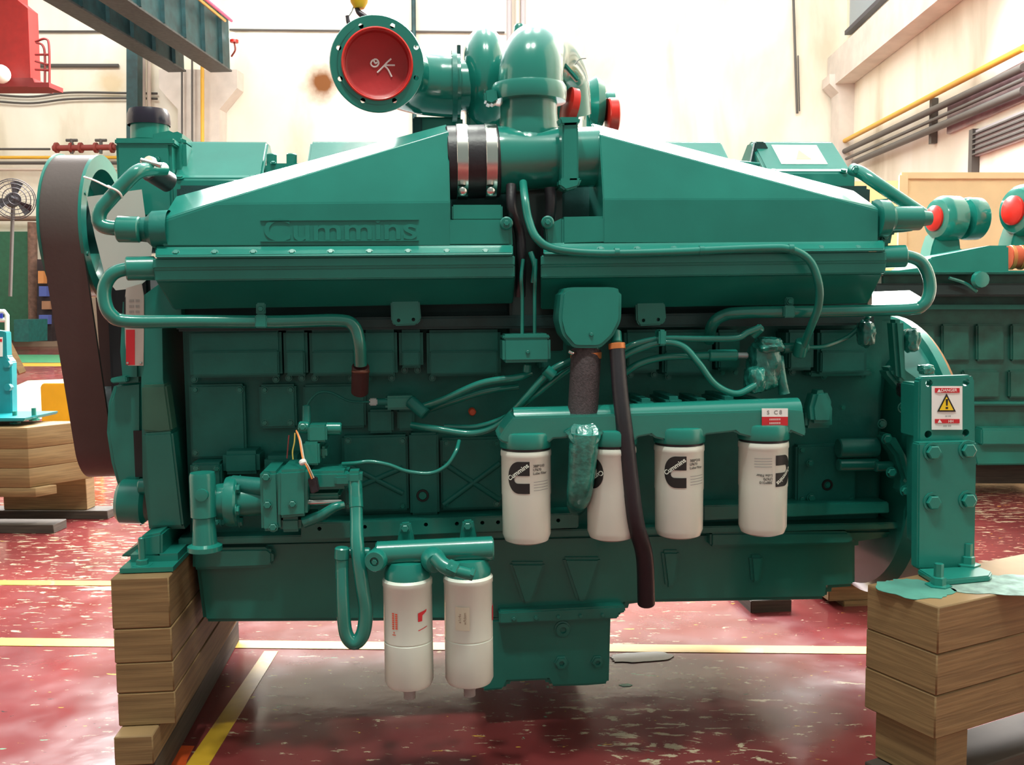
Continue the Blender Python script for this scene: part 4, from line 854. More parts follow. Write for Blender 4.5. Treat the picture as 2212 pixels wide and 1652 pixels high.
# wrapped actuator lump
def lump(name, pts, m=GWRAP, sc=.006, parent=E):
    bm = bmesh.new(); bmesh.ops.create_icosphere(bm, subdivisions=4, radius=1)
    (cx, cy, Y, rx, ry, rz) = pts; c = P(cx, cy, Y)
    for v in bm.verts:
        n_ = noise.noise(v.co*2.2+V((cx, 0, 0)))+.5*noise.noise(v.co*5+V((cy, 0, 0)))
        p = v.co.copy(); mx = max(abs(p.x), abs(p.y), abs(p.z)); p = p.lerp(p/mx, .45)
        v.co = V((p.x*m_(rx, Y), p.y*rz, p.z*m_(ry, Y)))*(1+.16*n_)+c
    return link(name, bm, m, parent, ang=40)
a_ = lump('wrapped_actuator', (1648, 790, 2.52, 33, 55, .05)); lump('wrapped_knob', (1660, 745, 2.49, 30, 18, .04), parent=a_); lump('wrapped_knob', (1630, 820, 2.48, 20, 30, .04), parent=a_)
tube('actuator_cable', [(1686, 770, 2.52), (1688, 810, 2.5), (1694, 850, 2.5)], lambda q: 7+6*q, GWRAP, a_); cyl('actuator_port', P(1625, 725, 2.48), P(1645, 706, 2.46), m_(10, 2.45), GREEN, a_)
cyl('actuator_shaft', P(1690, 752, 2.54), P(1745, 750, 2.54), m_(12, 2.5), GREEN, a_)
lump('wrapped_sensor', (1870, 720, 2.56, 16, 30, .03))
# ------------------------------------------------ gear housing, left end
gh = prism('gear_housing', [(307, 640), (345, 612), (390, 612), (392, 700), (350, 705), (352, 820), (373, 935), (374, 935), (397, 1135), (400, 1142), (322, 1142), (308, 1030), (305, 830)], 2.66, .9, GREEN, E, .008)
prism('housing_step', [(305, 832), (358, 830), (372, 932), (345, 936), (306, 932)], 2.64, .06, mat('olive_green_casting', (.045, .16, .11), .45, var=.15), gh, .006)
prism('housing_step', [(308, 936), (372, 932), (396, 1138), (322, 1140)], 2.635, .06, GREEN, gh, .006)
prism('gear_cover', [(246, 826), (310, 820), (310, 1140), (292, 1135), (262, 1085), (238, 1000), (228, 935), (232, 870)], 2.74, .45, GREEN, E, .02, seg=3)
box('cover_slot', 290, 930, 309, 1030, 2.735, .02, BLACK, gh, 0)
prism('cover_ledge', [(237, 817), (272, 812), (274, 826), (240, 828)], 2.70, .2, GREEN, gh, .003)
prism('cover_upper', [(262, 640), (306, 640), (308, 826), (262, 826), (256, 760)], 2.72, .4, GREEN, E, .015)
cyl('accessory_drive_cover', P(257, 1082, 2.72), P(320, 1084, 2.72), m_(47, 2.72), GREEN, gh, 36, .01); cyl('drive_boss', P(300, 1050, 2.68), P(318, 1050, 2.68), m_(16, 2.7), GREEN, gh)
np_ = prism('nameplate', [(272, 622), (306, 612), (311, 640), (311, 700), (310, 790), (276, 790), (270, 740), (268, 660)], 2.655, .003, SILV, E, .001)
prism('nameplate_red_field', rr(272, 712, 291, 788), 2.6535, .002, REDPR, np_, 0)
prism('nameplate_edge', [(268, 650), (271, 640), (271, 680), (268, 690)], 2.6535, .002, BLACK, np_, 0)
for x, y in ((276, 784), (304, 784)): lathe('rivet', P(x, y, 2.653), (0, -1, 0), [(.004, 0), (.003, .003), (0, .0035)], STEEL, np_, 10)
q = join([xform(text_bm('IIIII IIII', .011), lambda v, k=k: V((v.x, 0, v.y))+P(290, 650+12*k, 2.6535)) for k in range(5)]); link('nameplate_print', q, GREYPR, np_)
# ------------------------------------------------ front-left support foot
ft = prism('front_support', [(300, 1160), (350, 1150), (350, 1205), (300, 1205)], 2.56, .5, GREEN, E, .006)
prism('support_gusset', [(238+65, 1172), (320, 1158), (320, 1203), (258, 1203)], 2.62, .4, GREEN, ft, .005)
for k in range(1):
    bm = bmesh.new(); zt0 = ztop; a1 = P(256, 1240, 2.49); b1 = P(372, 1240, 2.49); wbox_bm(bm, (a1.x, 2.50, ztop), (b1.x, 3.1, ztop+.012)); bevel(bm, .003); link('base_plate', bm, GREEN, ft)
    bm = bmesh.new(); wbox_bm(bm, (a1.x+.01, 2.56, ztop+.012), (b1.x-.002, 3.0, ztop+.032)); bevel(bm, .003); link('base_plate', bm, GREEN, ft)
o = cyl('anchor_stud', V((P(307, 1200, 2.53).x, 2.53, ztop+.01)), V((P(307, 1200, 2.53).x, 2.53, ztop+.085)), .0085, GREEN, ft, 10)
lathe('anchor_nut', V((P(307, 1200, 2.53).x, 2.53, ztop+.010)), (0, 0, 1), [(.026, 0), (.026, .003), (.016, .004), (.016, .016), (.0085, .018)], GREEN, ft, 6)
# ------------------------------------------------ fuel pump group
ws = lathe('water_pump_outlet', P(443, 1188, 2.48), (0, 0, 1), [(0, 0), (m_(36, 2.5), 0), (m_(36, 2.5), .012), (m_(26, 2.5), .018), (m_(23, 2.5), .07), (m_(22, 2.5), .085), (m_(27, 2.5), .088), (m_(27, 2.5), .19), (m_(25, 2.5), .20), (0, .20)], GREEN, E, 36)
lathe('round_plug', P(437, 1068, 2.455), (0, -1, 0), [(m_(14, 2.5), 0), (m_(13, 2.5), .012), (0, .014)], GREEN, ws, 24)
fd = lathe('drive_flange', P(478, 1083, 2.52), (1, 0, 0), [(0, -.01), (m_(38, 2.5), -.01), (m_(40, 2.5), .012), (m_(52, 2.5), .014), (m_(54, 2.5), .022), (m_(54, 2.5), .040), (m_(50, 2.5), .046), (m_(34, 2.5), .048), (m_(32, 2.5), .11), (0, .11)], GREEN, E, 40)
for q in (0.2, 1.3, 2.4, 3.5): 
    bm = bmesh.new(); hexbolt_bm(bm, V((0, 0, 0)), (1, 0, 0), .012); pc = P(478, 1083, 2.52)+V((.046, 0, 0)); link('flange_bolt', bm, GREEN, fd, loc=pc+V((0, -.052*math.cos(q-PI/2), .052*math.sin(q-PI/2)*1.0)))
pb = box('fuel_pump', 562, 1018, 604, 1148, 2.45, .16, GREEN, E, .008)
prism('pump_body', [(600, 1016), (664, 1013), (664, 1115), (600, 1120)], 2.43, .18, GREEN, pb, .008)
box('pump_lower', 604, 1118, 650, 1150, 2.46, .12, GREEN, pb, .008); box('pump_step', 650, 1115, 690, 1135, 2.47, .1, GREEN, pb, .01)
bolt(632, 1088, 2.43, 7, (0, -1, 0), pb)
for x, y in ((575, 1030), (590, 1138), (578, 1090)): bolt(x, y, 2.45, 8, (0, -1, 0), pb)
box('pump_rear', 664, 1018, 750, 1058, 2.46, .12, GREEN, pb, .008); box('pump_rear', 664, 1066, 735, 1078, 2.47, .1, GREEN, pb, .006); cyl('pump_shaft', P(660, 1085, 2.48), P(740, 1083, 2.48), m_(8, 2.5), STEEL, pb)
tube('pump_drain', [(655, 1128, 2.46), (690, 1115, 2.46), (722, 1096, 2.46), (742, 1090, 2.47)], lambda q: 13-4*q, GPIPE, pb); box('pump_port', 722, 1026, 762, 1050, 2.45, .05, GREEN, pb, .006)
hh = cyl('pump_strut', P(600, 1055, 2.49), P(500, 1046, 2.52), m_(20, 2.5), GCAST, pb)
bc = prism('black_connector', [(664, 1034), (684, 1030), (690, 1060), (672, 1068)], 2.415, .02, RUBBER, pb, .003)
ORW = mat('orange_wire', (.80, .25, .05), .45); YW = mat('yellow_wire', (.7, .55, .12), .45); RWm = mat('dark_red_wire', (.2, .03, .03), .5)
wv = tube('signal_wire', [(640, 930, 2.48), (647, 950, 2.45), (654, 990, 2.42), (664, 1010, 2.41), (674, 1034, 2.41)], 1.8, ORW, E, seg=6)
tube('signal_wire', [(642, 932, 2.485), (650, 952, 2.45), (657, 990, 2.42), (667, 1008, 2.41), (678, 1032, 2.41)], 1.4, mat('wire_white', (.6, .55, .45), .5), E, seg=6)
tube('signal_wire', [(637, 935, 2.5), (636, 955, 2.5), (632, 975, 2.5), (633, 992, 2.5)], 1.5, YW, E, seg=6); tube('signal_wire', [(624, 940, 2.52), (622, 965, 2.52), (620, 990, 2.52)], 1.5, RWm, E, seg=6)
cyl('wire_sleeve', P(652, 993, 2.42), P(656, 1003, 2.415), m_(8, 2.42), WLAB, wv, 12)
# solenoid valve above
sv = box('solenoid_valve', 655, 955, 690, 1005, 2.49, .1, GREEN, E, .005)
box('valve_body', 664, 918, 706, 955, 2.50, .08, GREEN, sv, .005); cyl('valve_port', P(704, 926, 2.53), P(738, 926, 2.53), m_(14, 2.5), GREEN, sv); cyl('valve_cap', P(645, 922, 2.52), P(668, 924, 2.52), m_(13, 2.5), GREEN, sv); box('valve_foot', 690, 965, 706, 990, 2.52, .08, GREEN, sv, .006)
cyl('valve_stem', P(662, 918, 2.55), P(662, 875, 2.56), m_(9, 2.55), GCAST, sv); bolt(654, 922, 2.50, 7, (0, -1, 0), sv)
# lower pump surroundings
box('side_cover', 480, 975, 560, 1025, 2.63, .1, GCAST, E, .01); box('side_cover', 570, 985, 650, 1020, 2.62, .1, GCAST, E, .01); panel(412, 1000, 480, 1140, 2.62, .1)
# ------------------------------------------------ fuel filter head and fuel filters
fh = cyl('fuel_filter_head', P(812, 1196, 2.34), P(1066, 1184, 2.34), m_(27, 2.34), GPIPE, E, 32, .004)
for x, y in ((875, 1135), (1010, 1130)):
    prism('head_bracket', [(x-10, y-4), (x+12, y-6), (x+22, y+40), (x-18, y+42)], 2.42, .02, GREEN, fh, .004); bolt(x, y+6, 2.42, 8, (0, -1, 0), fh)
pg = lathe('head_port', P(810, 1212, 2.30), (-.25, -1, 0), [(m_(24, 2.3), -.05), (m_(24, 2.3), .0), (m_(21, 2.3), .006), (m_(10, 2.3), .006), (m_(10, 2.3), -.002), (0, -.002)], GREEN, fh, 32); bolt(810, 1213, 2.30, 6, (-.25, -1, 0), pg)
ball = lathe('head_port', P(938, 1212, 2.30), (.2, -1, -.1), [(m_(28, 2.3), -.05), (m_(27, 2.3), .0), (m_(20, 2.3), .014), (0, .018)], GREEN, fh, 32)
tube('elbow_fitting', [(942, 1205, 2.28), (960, 1222, 2.26), (985, 1232, 2.25), (1022, 1242, 2.25)], lambda q: 17 if q < .6 else 13, GREEN, fh, seg=12)
cyl('fitting_nut', P(965, 1222, 2.255), P(988, 1233, 2.25), m_(18, 2.25), GREEN, fh, 6); cyl('fitting_collar', P(1014, 1236, 2.25), P(1024, 1240, 2.25), m_(15, 2.25), GREEN, fh, 6)
def fuelf(px, ytop, ybot, Y=2.34, r=.0605):
    top = P(px, ytop, Y); L = top.z-P(px, ybot-6, Y-.045).z
    o = lathe('fuel_filter', V((0, 0, 0)), (0, 0, -1), [(0, -.01), (r*.9, -.008), (r+.0008, 0), (r+.0008, .012), (r-.0005, .014), (r-.0005, L*.545), (r-.0022, L*.55), (r-.0022, L*.558), (r-.0005, L*.563), (r-.0005, L*.93), (r-.006, L*.97), (r-.02, L*.99), (r*.3, L), (0, L)], WHITE, E, 56, loc=top)
    lathe('head_cup', V((0, 0, 0)), (0, 0, 1), [(r*.93, -.003), (r*.93, .02), (r*.75, .045), (0, .05)], GREEN, o, 48, loc=top)
    dr = lathe('drain_stub', V((0, 0, -L)), (0, 0, -1), [(0, -.005), (r*.28, -.004), (r*.28, .012), (r*.24, .013), (r*.24, .030), (r*.10, .031), (0, .025)], PLAST, o, 12, loc=top)
    return o, top, r, L
for k, (px, yt, yb) in enumerate([(880, 1250, 1504), (1011, 1244, 1498)]):
    o, top, r, L = fuelf(px, yt, yb)
    if k == 0:
        bms = []
        for (x, y, w_, h_) in [(-.002, 0, .006, .042), (.007, 0, .006, .040), (.0, -.034, .010, .003), (.0, -.028, .003, .006)]:
            b = bmesh.new(); n_ = max(1, int(h_/.005))
            for i in range(n_):
                yy = y-h_/2+i*h_/n_; b.faces.new([b.verts.new(v) for v in ((x-w_/2, yy, 0), (x+w_/2, yy, 0), (x+w_/2, yy+h_/n_*.72, 0), (x-w_/2, yy+h_/n_*.72, 0))])
            bms.append(b)
        wrap(join(bms), top, r, -.58, -.088, 0, 'filter_lettering', mat('orange_red_print', (.75, .10, .05), .5), o)
        b = bmesh.new(); b.faces.new([b.verts.new(v) for v in ((-.012, -.013, 0), (-.001, -.013, 0), (0, .001, 0), (.012, .008, 0), (.014, .014, 0), (-.012, .008, 0))])
        wrap(b, top, r, .62, -.078, 0, 'filter_logo', REDPR, o)
        b = bmesh.new(); b.faces.new([b.verts.new(v) for v in ((-.012, -.036, 0), (.014, -.030, 0), (.014, -.028, 0), (-.012, -.034, 0))]); wrap(b, top, r, .62, -.078, 0, 'filter_small_print', REDPR, o)
    else:
        b = bmesh.new(); b.faces.new([b.verts.new(v) for v in ((-.018, -.03, 0), (.018, -.03, 0), (.018, .028, 0), (-.018, .028, 0))]); wrap(b, top, r, -.30, -.088, 0, 'cream_label', mat('cream_label', (.78, .74, .58), .6), o)
        q = join([xform(text_bm(s, .010), lambda v, j=j: V((-v.y+j*.013-.006, v.x, 0))) for j, s in enumerate(('a1c4u', 'w9dem'))]); wrap(q, top, r, -.30, -.088, 0, 'label_writing', mat('brown_writing', (.35, .25, .18), .6), o, off=.0011)
        b = bmesh.new(); b.faces.new([b.verts.new(v) for v in ((-.006, -.02, 0), (.006, -.02, 0), (.008, .02, 0), (-.006, .016, 0))]); wrap(b, top, r, 1.32, -.088, 0, 'filter_logo', REDPR, o)
# U-shaped fuel hose
fhz = tube('fuel_hose', [(768, 1050, 2.40), (770, 1110, 2.38), (772, 1180, 2.34), (782, 1260, 2.33), (790, 1320, 2.33), (784, 1368, 2.33), (765, 1388, 2.33), (747, 1366, 2.33), (741, 1300, 2.33), (739, 1215, 2.34)], lambda q: 13.5+2.5*math.sin(PI*q), GPIPE, E, seg=20)
cyl('hose_ferrule', P(767, 1036, 2.41), P(770, 1098, 2.385), m_(15, 2.4), GREEN, fhz); box('hose_elbow', 748, 1018, 782, 1046, 2.39, .05, GREEN, fhz, .008)
cyl('hose_ferrule', P(739, 1250, 2.34), P(739, 1205, 2.34), m_(14.5, 2.34), GREEN, fhz); cyl('hose_elbow', P(738, 1208, 2.34), P(739, 1182, 2.34), m_(16, 2.34), GREEN, fhz); cyl('hose_elbow', P(745, 1194, 2.36), P(800, 1194, 2.36), m_(12, 2.34), GREEN, fhz)
#%%REAR
# ------------------------------------------------ flywheel housing and rear bracket, right end
Xf = P(1962, 900, 2.60).x
fwc = V((Xf, 3.0, P(1962, 985, 3.0).z))
lathe('flywheel_housing', fwc, (1, 0, 0), [(0, 0), (.30, 0), (.40, .01), (.43, .04), (.435, .12), (.46, .125), (.46, .150), (0, .150)], GREEN, E, 72)
lathe('flywheel_ring', fwc+V((.15, 0, 0)), (1, 0, 0), [(0, 0), (.452, 0), (.452, .012), (0, .012)], mat('brown_rust_ring', (.35, .15, .05), .5), E, 72)
box('rear_block', 1800, 680, 1940, 1120, 2.76, .6, GCAST, E, .02)
bm = bmesh.new(); poly_ext(bm, [P(1884, 659, 2.64), P(1990, 656, 2.64), P(1995, 645, 2.69), P(1965, 627, 2.80), P(1884, 630, 2.80)], V((0, 0, -.012))); link('rear_top_plate', bm, GREEN, E)
for pts, Y, th in [([(1930, 690), (1955, 690), (1960, 830), (1940, 820)], 2.58, .05), ([(1915, 795), (1945, 790), (1990, 822), (1990, 885), (1970, 890), (1955, 850), (1920, 810)], 2.60, .06), ([(1910, 935), (1935, 940), (1960, 985), (1978, 1050), (1972, 1070), (1945, 1068), (1952, 1040), (1935, 985), (1912, 955)], 2.60, .06)]:
    prism('rear_casting', pts, Y, th, GREEN, E, .01)
for x, y in ((1940, 740), (1972, 720), (1950, 880), (1915, 948), (1925, 1020), (1955, 1060)): bolt(x, y, 2.60, 10, (0, -1, 0), E, name='housing_bolt')
lump('wrapped_bracket', (1966, 735, 2.60, 17, 26, .03)); lump('wrapped_connector', (1953, 842, 2.56, 14, 16, .02), m=RUBBER); lump('wrapped_bracket', (2000, 798, 2.58, 15, 12, .02))
cyl('starter_body', P(1810, 968, 2.66), P(1895, 966, 2.66), m_(22, 2.66), GCAST, E); cyl('starter_body', P(1810, 1004, 2.66), P(1895, 1002, 2.66), m_(15, 2.66), GREEN, E); cyl('starter_nose', P(1890, 1008, 2.64), P(1928, 1006, 2.64), m_(12, 2.64), GREEN, E)
for x, y, r in ((1752, 880, 9), (1820, 880, 6), (1750, 1000, 7), (1752, 1075, 8), (1905, 915, 9)): bolt(x, y, 2.68, r, (0, -1, 0), E, name='block_bolt')
box('block_ledge', 1750, 800, 1890, 812, 2.66, .08, GREEN, E, .005)
# support bracket: upper plate, lower plate, foot
YB = PF(2045, 1234, zt_r+.002).y
up = prism('bracket_upper_plate', [(1986, 822), (1992, 814), (2098, 810), (2106, 818), (2108, 960), (1984, 962)], (YB+.045), .03, GREEN, E, .004)
drill(up, [(P(x, y, (YB+.045)), (0, 1, 0), m_(8, 2.5)) for x, y in ((2007, 828), (2087, 826), (2005, 938), (2086, 935))])
lp = prism('bracket_lower_plate', [(1984, 957), (2111, 954), (2106, 1228), (1982, 1230)], YB, .035, GREEN, E, .004)
for x, y in ((2014, 976), (2090, 972), (2014, 1084), (2090, 1080)): bolt(x, y, YB, 15, (0, -1, 0), lp)
prism('bracket_gusset', [(2085, 960), (2100, 960), (2098, 1225), (2085, 1225)], (YB+.03), .30, GREEN, lp, .003); prism('bracket_arm', [(1990, 830), (2080, 830), (2080, 950), (1990, 950)], (YB+.075), .11, GREEN, E, .005)
bm = bmesh.new(); poly_ext(bm, [PF(x, y, zt_r+.016) for x, y in ((1982, 1228), (2110, 1222), (2143, 1234), (2138, 1243), (2024, 1254))], V((0, 0, -.015))); bmesh.ops.recalc_face_normals(bm, faces=bm.faces); bevel(bm, .003); ftp = link('bracket_foot', bm, GREEN, lp)
for x, y in ((2027, 1262), (2090, 1216)):
    q = PF(x, y+4, zt_r+.016 if y < 1240 else zt_r); lathe('anchor_bolt', q, (0, 0, 1), [(.030, 0), (.030, .004), (.017, .005), (.017, .022), (.011, .024), (.011, .055), (0, .056)], GREEN, lp, 6)
wlb = prism('warning_label', rr(2013, 834, 2079, 928), (YB+.041), .002, WLAB, up, 0)
for y0, y1 in ((838, 848), (905, 914)): prism('label_red_bar', rr(2020, y0, 2073, y1), (YB+.0395), .0015, REDPR, wlb, 0)
tr = prism('warning_triangle', [(2045, 850), (2065, 889), (2025, 889)], (YB+.0395), .0015, BLACK, wlb, 0); prism('triangle_field', [(2045, 857), (2060, 886), (2030, 886)], (YB+.038), .001, YEL, tr, 0)
prism('exclamation_mark', [(2043, 862), (2048, 862), (2047, 876), (2044, 876)], (YB+.0375), .0006, BLACK, tr, 0); prism('exclamation_mark', rr(2043, 879, 2048, 883), (YB+.0375), .0006, BLACK, tr, 0)
def flat(s, px, py, size, Y, m, parent, name):
    c = P(px, py, Y); q = text_bm(s, size, .0001); xform(q, lambda v: V((v.x, 0, v.y))+c); return link(name, q, m, parent)
flat('\u25b2 DANGER' if False else 'DANGER', 2050, 843, .0105, (YB+.0385), WLAB, wlb, 'label_lettering')
prism('label_triangle', [(2029, 840), (2033, 847), (2025, 847)], (YB+.0385), .0008, WLAB, wlb, 0); prism('label_triangle', [(2030, 906), (2035, 913), (2026, 913)], (YB+.0385), .0008, WLAB, wlb, 0)
flat('IIII IIIII', 2048, 899, .006, (YB+.039), GREYPR, wlb, 'label_small_print'); flat('IIIIII IIIII', 2046, 920, .007, (YB+.039), GREYPR, wlb, 'label_small_print'); flat('HH', 2054, 910, .0095, (YB+.0385), WLAB, wlb, 'label_lettering')
#%%BACKGROUND
# ================================================================= neighbouring engine at right
D2 = 6.0
E2 = thing('diesel_engine', 'second turquoise diesel engine standing behind at the right edge', 'engine', RP(2100, 1030, D2))
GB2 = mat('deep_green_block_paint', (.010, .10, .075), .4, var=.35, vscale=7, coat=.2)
def eb(name, pts, D, th, m=GREEN, par=None, bev=.01): return rprism(name, pts, D, th, m, par or E2, bev=bev)
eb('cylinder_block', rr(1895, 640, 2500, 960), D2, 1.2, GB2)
eb('oil_pan', [(1940, 955), (2500, 960), (2500, 1000), (2300, 1004), (2110, 1005), (2100, 965)], D2-.05, .9, GREEN)
eb('pan_step', rr(2120, 925, 2500, 962), D2-.1, .2, GREEN)
eb('block_shelf', rr(1890, 612, 2500, 640), D2-.25, 1.3, mat('dark_shelf', (.01, .03, .03), .5))
eb('side_rail', rr(1890, 658, 2500, 668), D2-.1, .1, GREEN); eb('side_rail', rr(1890, 868, 2500, 876), D2-.05, .1, GREEN)
for k in range(6): eb('casting_panel', rr(1960+k*75, 700, 2020+k*75, 780), D2-.03, .05, GB2)
for k in range(4): eb('casting_panel', rr(1980+k*100, 800, 2060+k*100, 860), D2-.03, .05, GB2)
rm = eb('intake_cover', [(1895, 590), (1990, 578), (2010, 556), (2140, 530), (2180, 530), (2180, 588), (1990, 590)], D2-.3, .5, GREEN)
eb('intake_flange', rr(1895, 584, 2500, 592), D2-.32, .5, GREEN); eb('lower_housing', rr(1905, 592, 2500, 616), D2-.2, .5, GB2)
rtube('rubber_hose', RP(2178, 556, D2-.05), RP(2260, 552, D2-.05), .07, mat('orange_silicone_hose', (.55, .08, .03), .4), None, parent=E2)
for x in (2184, 2205): cyl('hose_clamp', RP(x-4, 556, D2-.05), RP(x+4, 556, D2-.05), .073, COPPER, E2)
for q in ([(2050, 600), (2085, 612), (2110, 630)],):
    tubew('fuel_line', [RP(x, y, D2-.3) for x, y in q], .01, GREEN, E2, seg=6)
lathe('fitting', RP(2115, 604, D2-.32), (0, -1, 0), [(.05, 0), (.045, .03), (0, .035)], GREEN, E2, 12)
def farturbo(cx, cy, capx, sc, D):
    c = RP(cx, cy, D); ax = XV*.95+DV*.3; ax.normalize()
    t_ = lathe('turbocharger', c-ax*.13*sc, ax, [(0, 0), (.10*sc, 0), (.14*sc, .01), (.165*sc, .04), (.168*sc, .06), (.168*sc, .17*sc), (.15*sc, .19*sc), (.07*sc, .195*sc), (.07*sc, .24*sc), (.15*sc, .245*sc), (.158*sc, .26*sc), (.158*sc, .36*sc), (.14*sc, .38*sc), (0, .38*sc)], GPIPE, E2, 36)
    lathe('red_cap', c-ax*(.145*sc), ax, [(0, -.015), (.08*sc, -.01), (.095*sc, .0), (.095*sc, .02), (0, .02)], RED, t_, 28)
    lathe('red_cap', c+ax*(.225*sc), ax, [(0, 0), (.10*sc, 0), (.10*sc, .02), (0, .03)], RED, t_, 28)
    rprism('turbo_pedestal', [(cx-28, cy+30), (cx+20, cy+30), (cx+24, cy+68), (cx+38, cy+72), (cx+34, cy+110), (cx-48, cy+110), (cx-38, cy+60)], D-.02, .2, GREEN, t_, bev=.01)
farturbo(2052, 472, 2010, .86, 6.4); farturbo(2226, 455, 2170, .95, 6.2)
def rpanel(name, x0, x1, y, D, th, m, parent, zb=0.0):
    a = RP(x0, y, D); b = RP(x1, y, D); bm = bmesh.new(); z = (a.z+b.z)/2 if x1-x0 < 120 else a.z
    poly_ext(bm, [R(a.dot(XV), D, zb), R(b.dot(XV), D, zb), R(b.dot(XV), D, z), R(a.dot(XV), D, z)], DV*th); return link(name, bm, m, parent)
# plywood crate behind it
PLY = mat('pale_plywood', (.72, .52, .30), .75, var=.06, vscale=3)
t = thing('plywood_screen', 'tall pale plywood panel with frame behind the second engine', 'panel', RP(2080, 800, 9.5))
rpanel('panel_sheet', 1952, 2500, 378, 9.5, .04, PLY, t); rprism('panel_edge', rr(1948, 372, 2500, 386), 9.47, .06, PLY, t, bev=.004); rpanel('panel_edge', 1944, 1962, 378, 9.45, .045, PLY, t)
t = thing('plywood_screen', 'second plywood sheet low behind the right hoses of the engine', 'panel', RP(1900, 800, 10.2))
rpanel('panel_sheet', 1830, 1960, 392, 10.2, .05, PLY, t)
fc2 = rprism('wooden_support', rr(2095, 1005, 2300, 1044), D2+.1, .7, WOODD); tag(fc2, 'dark wooden support below the second engine at right', 'timber')
tag(rprism('wooden_support', rr(1880, 990, 1960, 1040), D2+.8, .4, WOODD), 'dark wooden support under the second engine behind the right bracket', 'timber')
# ================================================================= neighbouring engine bracket and stack at left
Dl = 5.3
t = thing('engine_bracket', 'blue green engine bracket bolted on the left background timber stack', 'bracket', RP(5, 910, Dl))
rprism('upright_plate', [(-120, 700), (12, 716), (14, 770), (24, 782), (26, 905), (-120, 905)], Dl, .06, GFAR, t, bev=.005)
rprism('foot_plate', [(-120, 903), (54, 903), (50, 910), (-120, 912)], Dl-.25, .35, GFAR, t, bev=.004)
rprism('label', rr(-8, 728, 5, 770), Dl-.005, .004, WLAB, t); rprism('label_bar', rr(-6, 732, 4, 738), Dl-.008, .003, REDPR, t)
for x, y in ((18, 786), (20, 836)): lathe('bolt', RP(x, y, Dl), -DV, [(.022, -.01), (.022, .02), (0, .022)], GFAR, t, 6)
for x, y in ((33, 905), (74, 898)): 
    q = RP(x, y+10, Dl-.12); lathe('stud', q, (0, 0, 1), [(.03, 0), (.03, .01), (.013, .012), (.013, .07), (0, .07)], GREEN, t, 8)
q0 = PF(62, 1072, .16)
names = ['topmost timber of the small stack at the left edge', 'second timber of the small stack at the left edge', 'third timber of the small stack at the left edge', 'fourth timber of the small stack at the left edge']
zz = [RP(62, y, Dl-.3).z for y in (924, 970, 1012, 1054)]
cR = RP(62, 1000, Dl-.3); uL = -XV; vL = (XV*.55+DV*.83).normalized()
for k in range(3): timber(cR, uL, vL, .9, .36, zz[k+1]+.001, zz[k], names[k])
timber(cR+XV*.03, uL, vL, .9, .12, zz[3]-.05, zz[3], names[3])
timber(cR+XV*.12+DV*.0, uL, DV, 1.0, .14, 0, .05, 'dark sleeper on the floor under the left edge stack, nearer one', WOODD)
timber(cR+XV*.25+DV*.35, uL, DV, 1.0, .14, 0.0, .05, 'dark sleeper on the floor under the left edge stack, farther one', WOODD)
timber(cR+XV*.12+DV*.37, uL, DV, .5, .1, .051, zz[3]-.001, 'small spacer timber between the farther sleeper and the left stack')
# yellow barrier, white frame, strut
t = thing('yellow_barrier', 'yellow barrier plate standing on the floor behind the belt', 'barrier', RP(110, 960, 7.6))
YBR = mat('yellow_barrier_paint', (.80, .42, .01), .5, var=.05)
rprism('barrier_plate', [(87, 835), (92, 828), (210, 828), (210, 912), (90, 912)], 7.6, .04, YBR, t, bev=.005); rpanel('barrier_base', 133, 212, 912, 7.5, .05, YBR, t); rpanel('barrier_base', 88, 100, 912, 7.62, .02, YBR, t)
tag(tubew('rope_coil', [RP(130, 962, 7.2)*1+XV*.05*math.sin(q*.8)+DV*.05*math.cos(q*.8)+V((0, 0, .022-RP(130, 962, 7.2).z+.011*q)) for q in range(0, 14)], .02, mat('black_white_rope', (.3, .3, .3), .6, var=.9, vscale=40), seg=8), 'black and white rope coil at the foot of the yellow barrier', 'rope')
t = thing('white_frame', 'white tubular frame with blue label behind left timber stack', 'frame', RP(8, 830, 6.6))
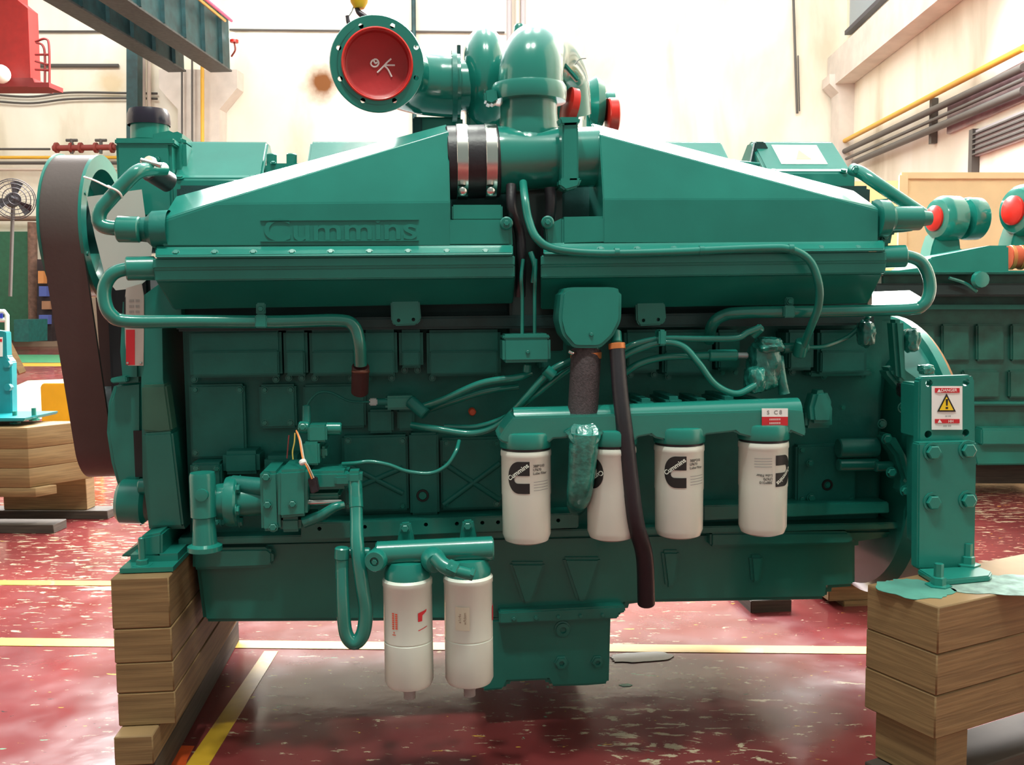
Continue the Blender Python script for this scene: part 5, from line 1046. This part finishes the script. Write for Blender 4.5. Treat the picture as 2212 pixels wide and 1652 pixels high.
for pts in ([(-40, 673), (10, 673), (15, 680), (16, 760)], [(-40, 691), (14, 691)]): tubew('frame_tube', [RP(x, y, 6.6) for x, y in pts], .016, WHITE, t, seg=8, smooth=False)
rprism('blue_label', rr(-4, 677, 5, 687), 6.58, .01, mat('blue_print', (.02, .05, .5), .5), t)
o = tubew('wooden_strut', [RP(14, 738, 7.0), RP(48, 806, 7.0)], .035, WOOD, seg=4); tag(o, 'light wooden strut leaning behind the blue green bracket', 'timber')
# loose things on the floor
blob('tape_loop', PF(1385, 1420), .13, .045, .001, mat('grey_film', (.20, .20, .17), .3, var=.2), 'grey strip of film lying on the floor right of the sump', 3, 'film', .002)
blob('paint_spot', PF(1352, 1480), .018, .012, .0005, mat('spot_green', (.02, .35, .25), .4), 'small green paint spot on the floor beside the sump', 7, 'paint', .001)
blob('paint_spot', PF(262, 1270), .16, .03, .0008, mat('cream_scrape', (.80, .72, .50), .5, var=.1), 'cream scraped patch across the yellow line at far left', 11, 'paint', .001)
# repeats share a group phrase
for o in bpy.data.objects:
    if o.parent or 'label' not in o: continue
    n_ = o.name.split('.')[0]; lb_ = o['label']
    if n_ == 'timber_block':
        o['group'] = ('timbers of the front left stack' if 'front left' in lb_ or 'at front left' in lb_ else 'timbers of the small left edge stack' if 'left' in lb_
                      else 'timbers behind the engine' if 'behind' in lb_ else 'timbers of the stack under the right bracket')
    elif n_ in ('wall_pipe', 'wall_cable', 'downpipe', 'crane_girder', 'festoon_cable', 'concrete_column', 'plywood_screen', 'diesel_engine', 'wooden_support', 'paint_spot', 'paint_overspray'):
        o['group'] = {'wall_pipe': 'pipes on the hall walls', 'wall_cable': 'cables on the back wall', 'downpipe': 'downpipes beside the green column', 'crane_girder': 'pair of crane girders', 'festoon_cable': 'cables on the crane girder',
            'concrete_column': 'white concrete columns', 'plywood_screen': 'plywood screens at right', 'diesel_engine': 'turquoise diesel engines', 'wooden_support': 'supports of the second engine', 'paint_spot': 'paint marks on the floor', 'paint_overspray': 'paint marks on the right stack'}[n_]
